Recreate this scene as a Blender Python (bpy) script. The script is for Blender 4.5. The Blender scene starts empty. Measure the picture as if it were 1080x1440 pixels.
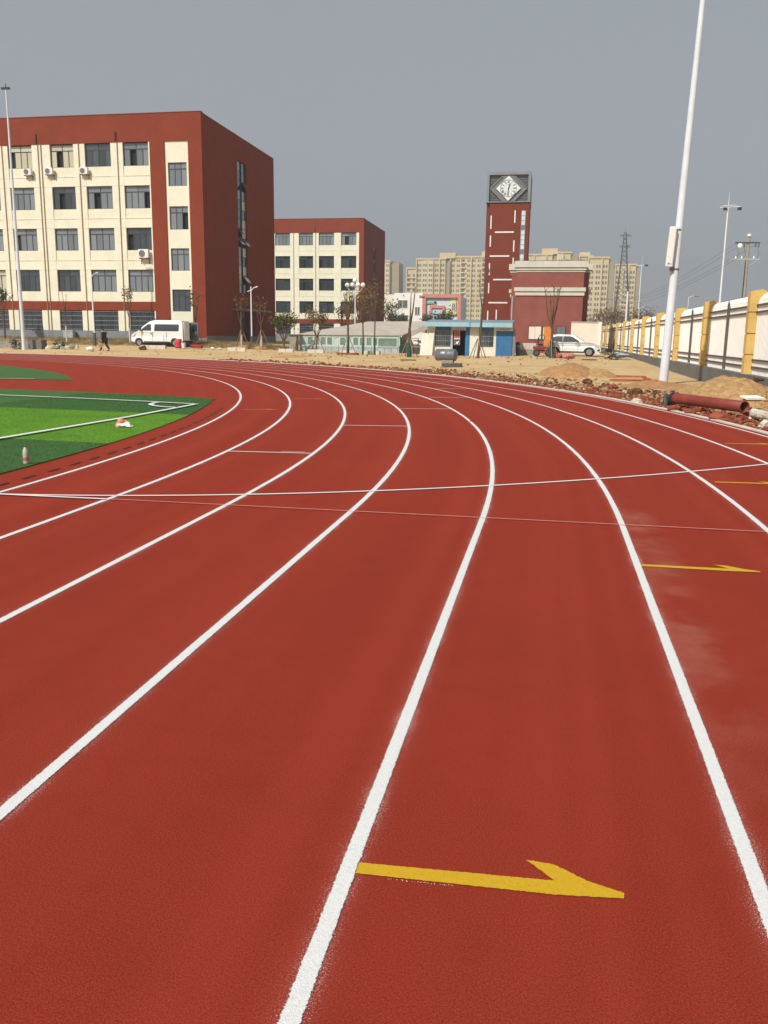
import bpy, bmesh, math, random
import numpy as np
from mathutils import Vector, Matrix
from mathutils.geometry import tessellate_polygon
R = math.radians
sc = bpy.context.scene
col = sc.collection
rnd = random.Random(7)

# ------------------------------------------------------------------ camera
CAM = Vector((46.05, -7.43, 1.602))
yaw, pit, rol = R(-10.70), R(11.60), R(0.76)
fw = Vector((math.sin(yaw)*math.cos(pit), math.cos(yaw)*math.cos(pit), -math.sin(pit)))
rt = Vector((math.cos(yaw), -math.sin(yaw), 0))
up = rt.cross(fw)
r2 = rt*math.cos(rol) + up*math.sin(rol)
u2 = -rt*math.sin(rol) + up*math.cos(rol)
cam = bpy.data.objects.new('camera', bpy.data.cameras.new('camera'))
col.objects.link(cam)
mw = Matrix((r2, u2, -fw)).transposed().to_4x4()
mw.translation = CAM
cam.matrix_world = mw
cam.data.sensor_fit = 'VERTICAL'
cam.data.sensor_height = 36
cam.data.sensor_width = 27
cam.data.lens = 36*1205.8/1440
cam.data.clip_start = 0.05
cam.data.clip_end = 6000
sc.camera = cam
HAZE = 0.0007
sc.render.resolution_x, sc.render.resolution_y = 768, 1024

# ------------------------------------------------------------------ world and sun
SUN_EL, SUN_AZ = R(45), R(28)          # azimuth measured from -Y towards -X
sd = Vector((-math.sin(SUN_AZ)*math.cos(SUN_EL), -math.cos(SUN_AZ)*math.cos(SUN_EL), math.sin(SUN_EL)))
w = bpy.data.worlds.new('World'); sc.world = w; w.use_nodes = True
nt = w.node_tree; nt.nodes.clear()
sky = nt.nodes.new('ShaderNodeTexSky'); sky.sky_type = 'NISHITA'; sky.sun_disc = False
sky.sun_elevation = SUN_EL
sky.sun_rotation = math.atan2(sd.x, sd.y)
sky.dust_density = 6.0; sky.air_density = 1.0; sky.ozone_density = 1.0
hs = nt.nodes.new('ShaderNodeHueSaturation'); hs.inputs['Saturation'].default_value = 0.40
smog = nt.nodes.new('ShaderNodeMix'); smog.data_type = 'RGBA'
smog.inputs[0].default_value = 0.74    # thick even smog veils most of the clear-sky gradient
smog.inputs[7].default_value = (3.62, 3.96, 4.34, 1)
bg = nt.nodes.new('ShaderNodeBackground'); bg.inputs['Strength'].default_value = 0.10
out = nt.nodes.new('ShaderNodeOutputWorld')
nt.links.new(sky.outputs[0], hs.inputs['Color']); nt.links.new(hs.outputs[0], smog.inputs[6])
nt.links.new(smog.outputs[2], bg.inputs['Color']); nt.links.new(bg.outputs[0], out.inputs['Surface'])
sun = bpy.data.objects.new('sun', bpy.data.lights.new('sun', 'SUN')); col.objects.link(sun)
sun.data.energy = 4.6; sun.data.angle = R(0.6); sun.data.color = (1.0, 0.965, 0.90)
sun.rotation_euler = sd.to_track_quat('Z', 'Y').to_euler()
vs = sc.view_settings
vs.view_transform = 'Standard'; vs.look = 'None'; vs.exposure = 0.0; vs.gamma = 1.0
try: vs.use_curve_mapping = False
except Exception: pass

# ------------------------------------------------------------------ materials
def lin(c): return c/12.92 if c <= 0.04045 else ((c+0.055)/1.055)**2.4
def S(r, g, b, k=1.0): return (lin(r/255)*k, lin(g/255)*k, lin(b/255)*k)
class N:
    def __init__(s, m): s.t = m.node_tree; s.n = s.t.nodes
    def new(s, typ, **kw):
        n = s.n.new(typ)
        for k, v in kw.items(): setattr(n, k, v)
        return n
    def link(s, a, b): s.t.links.new(a, b)
    def math(s, op, a, b=None, c=None, clamp=False):
        n = s.n.new('ShaderNodeMath'); n.operation = op; n.use_clamp = clamp
        for i, v in enumerate((a, b, c)):
            if v is None: continue
            if isinstance(v, (int, float)): n.inputs[i].default_value = v
            else: s.link(v, n.inputs[i])
        return n.outputs[0]
    def smooth(s, v, a, b):
        n = s.n.new('ShaderNodeMapRange'); n.interpolation_type = 'SMOOTHSTEP'
        s.link(v, n.inputs[0]); n.inputs[1].default_value = a; n.inputs[2].default_value = b
        return n.outputs[0]
    def mix(s, f, a, b):
        n = s.n.new('ShaderNodeMix'); n.data_type = 'RGBA'
        for i, v in ((0, f), (6, a), (7, b)):
            if isinstance(v, (int, float)): n.inputs[i].default_value = v
            elif isinstance(v, tuple): n.inputs[i].default_value = (*v[:3], 1)
            else: s.link(v, n.inputs[i])
        return n.outputs[2]
    def noise(s, scale, detail=2, vec=None, rough=0.5):
        n = s.n.new('ShaderNodeTexNoise'); n.inputs['Scale'].default_value = scale
        n.inputs['Detail'].default_value = detail; n.inputs['Roughness'].default_value = rough
        if vec is not None: s.link(vec, n.inputs['Vector'])
        return n.outputs[0]
    def bump(s, h, strength, dist):
        n = s.n.new('ShaderNodeBump'); n.inputs['Strength'].default_value = strength
        n.inputs['Distance'].default_value = dist; s.link(h, n.inputs['Height'])
        return n.outputs[0]
def base(name):
    m = bpy.data.materials.new(name); m.use_nodes = True
    b = m.node_tree.nodes['Principled BSDF']
    g = N(m)
    geo = g.new('ShaderNodeNewGeometry')
    return m, g, b, geo.outputs['Position']
def setc(g, sock, v):
    if isinstance(v, tuple): sock.default_value = (*v[:3], 1)
    else: g.link(v, sock)
def mat(name, c, rough=0.8, var=0.12, scale=3.0, bump=0.0, bscale=40.0, metal=0.0, spec=0.4, c2=None, obj_var=0.0, streak=0.0):
    """plain weathered surface: large-scale mottling, fine grain, optional vertical rain streaks"""
    m, g, b, P = base(name)
    n1 = g.noise(scale, 4, P, 0.6); n2 = g.noise(scale*9, 2, P)
    f = g.math('ADD', g.math('MULTIPLY', n1, 0.65), g.math('MULTIPLY', n2, 0.35))
    f = g.smooth(f, 0.3, 0.7)
    dark = c2 if c2 else tuple(x*(1-var*2) for x in c)
    lite = tuple(min(1, x*(1+var*0.6)) for x in c)
    cc = g.mix(f, dark, lite)
    if streak:
        mp = g.new('ShaderNodeMapping'); mp.inputs['Scale'].default_value = (1.6, 1.6, 0.10); g.link(P, mp.inputs[0])
        s1 = g.smooth(g.noise(1.7, 5, mp.outputs[0], 0.65), 0.52, 0.75)
        cc = g.mix(g.math('MULTIPLY', s1, streak), cc, tuple(x*0.55 for x in c))
    if obj_var:
        oi = g.new('ShaderNodeObjectInfo')
        cc = g.mix(g.math('MULTIPLY', oi.outputs['Random'], obj_var), cc, tuple(x*0.45 for x in c))
    setc(g, b.inputs['Base Color'], cc)
    b.inputs['Roughness'].default_value = rough; b.inputs['Metallic'].default_value = metal
    b.inputs['Specular IOR Level'].default_value = spec
    if bump:
        g.link(g.bump(g.noise(bscale, 3, P), bump, 0.02), b.inputs['Normal'])
    return m

RT = 40.64; LW = 1.22
def track_mat():
    m, g, b, P = base('red_rubber')
    sx = g.new('ShaderNodeSeparateXYZ'); g.link(P, sx.inputs[0])
    x, y = sx.outputs[0], sx.outputs[1]
    yc = g.math('MAXIMUM', y, 0.0)
    r = g.math('SQRT', g.math('ADD', g.math('MULTIPLY', x, x), g.math('MULTIPLY', yc, yc)))
    u = g.math('DIVIDE', g.math('SUBTRACT', r, RT), LW)
    d = g.math('MULTIPLY', g.math('ABSOLUTE', g.math('SUBTRACT', u, g.math('ROUND', u))), LW)
    inl = g.math('MULTIPLY', g.math('GREATER_THAN', u, -0.3), g.math('LESS_THAN', u, 8.3))
    gr = g.noise(330, 2, P, 0.8); gr2 = g.noise(150, 3, P, 0.8); big = g.noise(0.55, 4, P, 0.6); mid = g.noise(4.5, 4, P, 0.65)
    k = g.math('ADD', g.math('MULTIPLY', gr, 0.6), g.math('MULTIPLY', gr2, 0.4))
    c = g.mix(g.smooth(k, 0.37, 0.63), S(88, 29, 21), S(165, 61, 44))
    c = g.mix(g.math('MULTIPLY', g.smooth(big, 0.35, 0.7), 0.16), c, S(158, 58, 36))
    c = g.mix(g.math('MULTIPLY', g.smooth(mid, 0.42, 0.72), 0.22), c, S(118, 40, 26))
    # laid in strips along the lanes: very faint lengthwise tone change
    st = g.noise(1.3, 2, None)
    n = st.node; cb = g.new('ShaderNodeCombineXYZ'); g.link(g.math('MULTIPLY', u, 2.3), cb.inputs[0]); g.link(cb.outputs[0], n.inputs['Vector'])
    c = g.mix(g.math('MULTIPLY', g.smooth(st, 0.4, 0.65), 0.14), c, S(170, 70, 48))
    # overspray of white line paint, strongest right beside the line
    sp = g.math('MULTIPLY', g.smooth(d, 0.15, 0.02), g.math('MULTIPLY', inl, g.math('ADD', 0.55, g.math('MULTIPLY', g.noise(2.4, 4, P, 0.65), 0.7))))
    sp = g.math('MULTIPLY', sp, sp)
    th = g.math('GREATER_THAN', g.math('ADD', g.math('MULTIPLY', sp, 0.22), k), 0.735)
    c = g.mix(g.math('MULTIPLY', th, 0.75), c, S(222, 190, 184))
    c = g.mix(g.math('MULTIPLY', sp, 0.045), c, S(206, 150, 142))
    # spilt line powder trodden along the sixth lane line
    dx = g.math('SUBTRACT', r, RT+5*LW+0.15)
    band = g.math('MULTIPLY', g.smooth(g.math('ABSOLUTE', dx), 0.24, 0.02), g.math('MULTIPLY', g.smooth(y, 1.9, 0.3), g.smooth(y, -5.5, -2.2)))
    band = g.math('MULTIPLY', band, g.smooth(g.noise(1.5, 4, P, 0.6), 0.36, 0.7))
    band = g.math('MULTIPLY', band, g.math('GREATER_THAN', dx, -0.15))
    c = g.mix(g.math('MULTIPLY', g.math('MULTIPLY', band, g.smooth(k, 0.36, 0.58)), 0.27), c, S(214, 170, 150))
    setc(g, b.inputs['Base Color'], c)
    b.inputs['Roughness'].default_value = 0.85; b.inputs['Specular IOR Level'].default_value = 0.06
    b.inputs['Sheen Weight'].default_value = 0.0; b.inputs['Sheen Roughness'].default_value = 0.5; b.inputs['Sheen Tint'].default_value = (1, .62, .5, 1)
    h = g.math('ADD', g.math('MULTIPLY', gr, 0.5), gr2)
    g.link(g.bump(h, 0.8, 0.004), b.inputs['Normal'])
    return m
def line_mat(name, c, worn, edge):
    """paint over rubber crumb: granular edges and pits where the red shows through"""
    m, g, b, P = base(name)
    gr = g.noise(240, 2, P, 0.7); gr2 = g.noise(90, 3, P, 0.7)
    k = g.math('ADD', g.math('MULTIPLY', gr, 0.5), g.math('MULTIPLY', gr2, 0.5))
    cc = g.mix(g.smooth(k, 0.3, 0.6), tuple(x*0.82 for x in c), c)
    pit_ = g.math('LESS_THAN', g.math('ADD', k, g.math('MULTIPLY', g.noise(9, 3, P), 0.10)), worn)
    cc = g.mix(g.math('MULTIPLY', pit_, 0.7), cc, S(176, 76, 56))
    setc(g, b.inputs['Base Color'], cc)
    b.inputs['Roughness'].default_value = 0.75
    if edge:      # paint soaks unevenly into the crumb along both edges of the lane lines
        sx = g.new('ShaderNodeSeparateXYZ'); g.link(P, sx.inputs[0]); x, y = sx.outputs[0], sx.outputs[1]
        yc = g.math('MAXIMUM', y, 0.0)
        r = g.math('SQRT', g.math('ADD', g.math('MULTIPLY', x, x), g.math('MULTIPLY', yc, yc)))
        u = g.math('DIVIDE', g.math('SUBTRACT', r, RT), LW)
        d = g.math('MULTIPLY', g.math('ABSOLUTE', g.math('SUBTRACT', u, g.math('ROUND', u))), LW)
        al = g.math('LESS_THAN', g.math('ADD', d, g.math('MULTIPLY', g.math('SUBTRACT', g.noise(150, 3, P, 0.75), 0.5), 0.022)), 0.0255)
        g.link(al, b.inputs['Alpha'])
    g.link(g.bump(g.math('ADD', gr, gr2), 0.6, 0.005), b.inputs['Normal'])
    return m
def turf_mat():
    m, g, b, P = base('turf_green')
    sx = g.new('ShaderNodeSeparateXYZ'); g.link(P, sx.inputs[0])
    wob = g.math('MULTIPLY', g.math('SUBTRACT', g.noise(5, 2, P), 0.5), 0.12)
    y = g.math('ADD', sx.outputs[1], g.math('MULTIPLY', g.math('SUBTRACT', sx.outputs[0], 38.0), 0.08))
    y = g.math('ADD', y, wob)
    lit = g.math('MULTIPLY', g.math('GREATER_THAN', y, 4.2), g.math('LESS_THAN', y, 8.75))  # lighter green band of the two-tone turf
    n = g.noise(60, 3, P, 0.7); n2 = g.noise(1.1, 3, P)
    c = g.mix(lit, g.mix(n, S(38, 76, 32), S(72, 114, 54)), g.mix(n, S(70, 120, 16), S(108, 156, 38)))
    c = g.mix(g.math('MULTIPLY', g.smooth(n2, 0.4, 0.7), 0.25), c, S(58, 92, 26))
    setc(g, b.inputs['Base Color'], c); b.inputs['Roughness'].default_value = 0.7
    b.inputs['Specular IOR Level'].default_value = 0.2
    g.link(g.bump(n, 0.8, 0.02), b.inputs['Normal'])
    return m
def dirt_mat():
    m, g, b, P = base('sandy_soil')
    sx = g.new('ShaderNodeSeparateXYZ'); g.link(P, sx.inputs[0])
    x, y = sx.outputs[0], sx.outputs[1]
    yc = g.math('MAXIMUM', y, 0.0)
    r = g.math('SQRT', g.math('ADD', g.math('MULTIPLY', x, x), g.math('MULTIPLY', yc, yc)))
    n1 = g.noise(0.35, 5, P, 0.65); n2 = g.noise(3, 4, P, 0.7); n3 = g.noise(28, 3, P, 0.7)
    c = g.mix(g.smooth(n1, 0.3, 0.7), S(180, 150, 106), S(202, 174, 130))
    c = g.mix(g.math('MULTIPLY', g.smooth(n2, 0.45, 0.75), 0.5), c, S(146, 116, 80))
    c = g.mix(g.math('MULTIPLY', g.smooth(n3, 0.4, 0.7), 0.3), c, S(210, 188, 150))
    # crumbs of red rubber swept off the track edge
    rr = g.math('ADD', r, g.math('MULTIPLY', g.math('SUBTRACT', n2, 0.5), 3.0))
    edge = g.math('MULTIPLY', g.smooth(rr, 54.0, 51.4), g.math('MULTIPLY', g.smooth(x, 24.0, 40.0), 0.6))
    c = g.mix(edge, c, S(142, 86, 58))
    # beyond the site: dull grey-brown land
    far = g.smooth(g.math('ADD', y, g.math('MULTIPLY', g.math('ABSOLUTE', x), 0.2)), 90, 130)
    c = g.mix(far, c, S(128, 122, 100))
    setc(g, b.inputs['Base Color'], c); b.inputs['Roughness'].default_value = 0.95
    b.inputs['Specular IOR Level'].default_value = 0.1
    g.link(g.bump(g.math('ADD', n2, g.math('MULTIPLY', n3, 0.5)), 0.7, 0.08), b.inputs['Normal'])
    return m
def glass_mat(name, a, bcol, rough=0.06):
    m, g, b, P = base(name)
    oi = g.new('ShaderNodeObjectInfo')
    setc(g, b.inputs['Base Color'], g.mix(oi.outputs['Random'], a, bcol))
    b.inputs['Roughness'].default_value = rough
    b.inputs['Specular IOR Level'].default_value = 0.9
    b.inputs['Coat Weight'].default_value = 0.6; b.inputs['Coat Roughness'].default_value = 0.03
    return m
M = {}
M['track'] = track_mat(); M['line'] = line_mat('white_line_paint', (0.68, 0.68, 0.67), 0.38, 0); M['lane'] = line_mat('white_lane_paint', (0.68, 0.68, 0.67), 0.38, 1)
M['faint'] = line_mat('thin_white_paint', S(222, 170, 158), 0.52, 0)
M['tick'] = line_mat('white_tick_paint', (0.74, 0.68, 0.64), 0.40, 0)
M['yellow'] = line_mat('yellow_line_paint', S(198, 156, 4), 0.41, 0); M['orange_faint'] = line_mat('worn_orange_paint', S(205, 120, 60), 0.45, 0)
M['turf'] = turf_mat(); M['dirt'] = dirt_mat()
M['slot'] = mat('dark_slot', (0.015, 0.012, 0.01), 0.9)
M['cream'] = mat('cream_render', S(236, 231, 208, 0.90), 0.9, 0.05, 1.2, 0.25, 30, streak=0.12)
M['cream2'] = mat('cream_render_shaded_tone', S(234, 229, 204, 0.90), 0.9, 0.05, 1.2, 0.25, 30, streak=0.14)
M['redwall'] = mat('red_render', S(144, 66, 44, 0.79), 0.9, 0.07, 0.8, 0.3, 30, spec=0.1, streak=0.16)
M['redside'] = M['redwall']
M['plinth'] = mat('grey_stone_plinth', S(126, 128, 130), 0.8, 0.12, 1.5, 0.3, 12)
M['dark'] = mat('unlit_inside_black', (0.012, 0.012, 0.013), 0.9)  # near-black colour stands in for the shade inside rooms and the van
M['frame'] = mat('dark_window_frame', S(52, 58, 60), 0.5, 0.1)
M['glass'] = glass_mat('grey_glass', S(98, 106, 110), S(124, 130, 134))
M['glass_dark'] = glass_mat('dark_glass', S(34, 40, 44), S(66, 72, 76))
M['curtain'] = glass_mat('curtained_glass', S(178, 172, 146), S(196, 190, 164), 0.2)
M['pipe'] = mat('brown_downpipe', S(156, 134, 98), 0.6)
M['pipe_red'] = mat('dark_red_pipe', S(70, 30, 26), 0.6)
M['white_metal'] = mat('white_painted_steel', S(228, 230, 232, 0.92), 0.45, 0.04, 2.0)
M['pole'] = mat('grey_white_pole', S(224, 229, 234, 0.88), 0.4, 0.05, 1.2)
M['ac'] = mat('white_plastic', S(224, 222, 212), 0.5, 0.06)
M['acgrille'] = mat('grey_fan_grille', S(110, 112, 112), 0.6)
M['grillebar'] = mat('pale_grille_bar', S(164, 170, 170), 0.5)
M['darkbar'] = mat('dark_grille_bar', S(62, 66, 66), 0.5)
M['slate'] = mat('slate_cladding', S(128, 134, 136), 0.5, 0.1, 1.0)
M['slate_dark'] = mat('dark_slat', S(104, 110, 112), 0.5, 0.12)
M['slate_lite'] = mat('pale_slat', S(132, 128, 126), 0.55, 0.1)
M['dial'] = mat('clock_face_white', S(216, 220, 218), 0.5, 0.03)
M['black'] = mat('black_paint', (0.02, 0.02, 0.022), 0.5)
M['tower'] = mat('tower_red_render', S(132, 66, 50, 0.78), 0.9, 0.06, 0.7, 0.2, 30, spec=0.1, streak=0.12)
M['tower_edge'] = mat('tower_edge_red', S(124, 60, 50, 0.80), 0.9, 0.06, 0.7, streak=0.1)
M['gate'] = mat('brick_red_render', S(150, 84, 74, 0.84), 0.9, 0.09, 1.1, 0.3, 20, streak=0.22)
M['stone'] = mat('pale_moulding', S(206, 202, 188, 0.9), 0.85, 0.06, 1.5, 0.2, 20, streak=0.15)
M['fence_y'] = mat('yellow_post_paint', S(222, 184, 108, 0.88), 0.85, 0.08, 1.5, 0.2, 25, streak=0.25)
M['fence_w'] = mat('white_picket_steel', S(240, 236, 228, 0.92), 0.6, 0.05, 2.0)
M['fence_d'] = mat('dark_brown_rail', S(92, 84, 78), 0.6, 0.1)
M['concrete'] = mat('grey_concrete', S(112, 110, 106), 0.95, 0.13, 0.9, 0.4, 12, streak=0.3)
M['kerb'] = mat('pale_concrete', S(214, 206, 190, 0.9), 0.9, 0.1, 2.0, 0.3, 20)
M['oldconcrete'] = mat('worn_concrete', S(150, 144, 128), 0.95, 0.15, 1.0, 0.4, 10, streak=0.3)
M['wall_w'] = mat('off_white_wall', S(226, 216, 198, 0.95), 0.9, 0.04, 0.8, 0.2, 20, streak=0.12)
M['shed_w'] = mat('shed_white_panel', S(226, 222, 206, 0.92), 0.7, 0.06, 1.3, streak=0.25)
M['shed_b'] = mat('shed_blue_sheet', S(52, 112, 158), 0.55, 0.1, 2.0, streak=0.15)
M['shed_eave'] = mat('pale_blue_roof_sheet', S(150, 184, 198), 0.5, 0.08, 1.5)
M['shed_roof'] = mat('roof_sheet', S(120, 140, 148), 0.5, 0.1, 1.5)
M['tarp'] = mat('grey_brown_tarpaulin', S(172, 162, 150), 0.8, 0.10, 0.9, 0.5, 3, streak=0.2)
M['mint'] = mat('pale_green_panel', S(184, 198, 190), 0.7, 0.08, 1.2, streak=0.2)
M['mint_d'] = mat('green_opening', S(108, 130, 118), 0.6, 0.15, 2.0)
M['bluegrey'] = mat('blue_grey_board', S(166, 176, 180), 0.8, 0.15, 1.5)
M['bark'] = mat('bark_brown', S(96, 78, 60), 0.95, 0.2, 8, 0.6, 40)
M['bark_pale'] = mat('pale_bark', S(140, 124, 104), 0.95, 0.2, 8, 0.6, 40)
M['wrap_g'] = mat('green_trunk_wrap', S(34, 78, 60), 0.85, 0.2, 6)
M['wrap_w'] = mat('white_trunk_wrap', S(190, 184, 170), 0.9, 0.15, 6)
M['stake'] = mat('stake_wood', S(150, 122, 96), 0.9, 0.15, 5)
def leaf(name, a, bcol):
    m, g, b, P = base(name)
    n = g.noise(2.6, 3, P, 0.7)
    setc(g, b.inputs['Base Color'], g.mix(g.smooth(n, 0.32, 0.68), a, bcol)); b.inputs['Roughness'].default_value = 0.7
    b.inputs['Specular IOR Level'].default_value = 0.2
    return m
M['leaf_olive'] = leaf('olive_leaves', S(62, 66, 34), S(104, 98, 50))
M['leaf_brown'] = leaf('brown_leaves', S(96, 72, 44), S(132, 106, 64))
M['leaf_dark'] = leaf('dark_green_leaves', S(30, 44, 28), S(70, 84, 44))
M['leaf_grey'] = leaf('grey_brown_twigs', S(84, 78, 70), S(118, 108, 94))
M['grass_dry'] = leaf('dry_grass', S(104, 90, 56), S(152, 128, 82))
def rock(name, a, bcol):
    m, g, b, P = base(name)
    n = g.noise(5, 4, P, 0.7)
    setc(g, b.inputs['Base Color'], g.mix(g.smooth(n, 0.3, 0.7), a, bcol)); b.inputs['Roughness'].default_value = 0.95
    b.inputs['Specular IOR Level'].default_value = 0.1
    g.link(g.bump(g.noise(22, 3, P), 0.8, 0.05), b.inputs['Normal'])
    return m
M['rub_red'] = rock('red_rubber_lumps', S(104, 54, 42), S(152, 84, 62))
M['rub_dark'] = rock('dark_soil_lumps', S(70, 48, 38), S(120, 84, 60))
M['rub_sand'] = rock('sandy_lumps', S(140, 110, 74), S(188, 152, 106))
M['rub_pale'] = rock('pale_stones', S(170, 160, 142), S(214, 206, 190))
M['mound_sand'] = rock('mound_sand', S(150, 118, 78), S(190, 154, 106))
M['mound_red'] = rock('mound_red_sand', S(150, 112, 76), S(180, 138, 96))
M['brick'] = mat('orange_red_brick', S(178, 88, 56), 0.9, 0.15, 5, obj_var=0.5)
M['pvc'] = mat('red_brown_pipe', S(134, 56, 42), 0.6, 0.15, 2.5, streak=0.3)
M['steel_grey'] = mat('galvanised_steel', S(120, 124, 128), 0.4, 0.12, 2.0, metal=0.4)
M['steel_dark'] = mat('dark_steel', S(78, 76, 74), 0.6, 0.15, 2.0)
M['rubber'] = mat('tyre_rubber', S(38, 38, 38), 0.85, 0.15, 4)
M['rim'] = mat('alloy_rim', S(168, 170, 172), 0.35, 0.08, 3, metal=0.7)
M['van_w'] = mat('white_vehicle_paint', S(236, 236, 230, 0.92), 0.22, 0.03, 1.5, spec=0.6)
M['suv_w'] = mat('pearl_white_paint', S(228, 230, 226, 0.9), 0.2, 0.03, 1.5, spec=0.6)
M['car_glass'] = mat('tinted_glass', S(44, 50, 56), 0.08, 0.1, 2, spec=0.9)
M['trim'] = mat('dark_plastic', S(44, 46, 48), 0.6)
M['lamp_lens'] = mat('lamp_lens', S(200, 206, 208), 0.15, 0.05, 4, spec=0.8)
M['red_lens'] = mat('red_lens', S(150, 24, 22), 0.2)
M['red_plastic'] = mat('pink_red_plastic', S(196, 62, 72), 0.5, 0.12, 3)
M['red_paint'] = mat('red_machine_paint', S(140, 44, 40), 0.5, 0.15, 3)
M['orange'] = mat('orange_wood_sheet', S(206, 128, 52), 0.7, 0.1, 1.5)
M['cloth_k'] = mat('black_cloth', S(30, 30, 34), 0.95, 0.15, 6)
M['cloth_n'] = mat('dark_trouser_cloth', S(38, 38, 46), 0.95, 0.15, 6)
M['skin'] = mat('skin', S(190, 140, 112), 0.6, 0.05)
M['hair'] = mat('black_hair', S(20, 18, 18), 0.6)
M['bag_w'] = mat('white_bag', S(226, 224, 216), 0.6, 0.08, 6)
M['bag_pink'] = mat('pink_red_bag', S(222, 130, 116), 0.5, 0.2, 16, c2=S(216, 120, 104))
M['sack'] = mat('red_net_sack', S(196, 124, 112), 0.85, 0.2, 7, 0.6, 20)
M['bottle'] = mat('pale_plastic', S(186, 184, 170), 0.25, 0.05, 10, spec=0.7)
M['bottle_lab'] = mat('red_bottle_label', S(196, 104, 92), 0.4, 0.1, 10)
M['bottle_cap'] = mat('brown_cap', S(120, 84, 66), 0.4)
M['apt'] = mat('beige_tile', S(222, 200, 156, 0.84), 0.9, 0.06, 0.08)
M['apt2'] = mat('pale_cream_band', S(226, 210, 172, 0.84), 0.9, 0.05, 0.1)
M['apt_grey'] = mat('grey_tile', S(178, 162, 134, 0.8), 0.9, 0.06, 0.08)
M['apt_win'] = mat('far_window', S(112, 108, 100), 0.3, 0.2, 0.4)
M['kwhite'] = mat('nursery_white', S(240, 234, 224, 0.95), 0.9, 0.03, 0.5)
M['kpink'] = mat('nursery_pink', S(206, 132, 120), 0.9, 0.06, 0.5)
M['kyellow'] = mat('nursery_yellow', S(226, 212, 120), 0.9, 0.06, 0.5)
M['kgreen'] = mat('nursery_green', S(120, 176, 150), 0.9, 0.06, 0.5)
M['kblue'] = mat('nursery_blue', S(200, 212, 214), 0.6, 0.08, 0.5)
M['globe'] = mat('white_globe', S(240, 240, 238), 0.3, 0.02)
M['wood_pole'] = mat('grey_concrete_pole', S(150, 144, 132), 0.9, 0.1, 2)
M['insul'] = mat('brown_insulator', S(70, 56, 50), 0.4)
M['poster_red'] = mat('faded_red_print', S(178, 86, 80), 0.7, 0.15, 14)
M['poster_w'] = mat('pale_print', S(206, 206, 204), 0.7, 0.12, 9)

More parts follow.
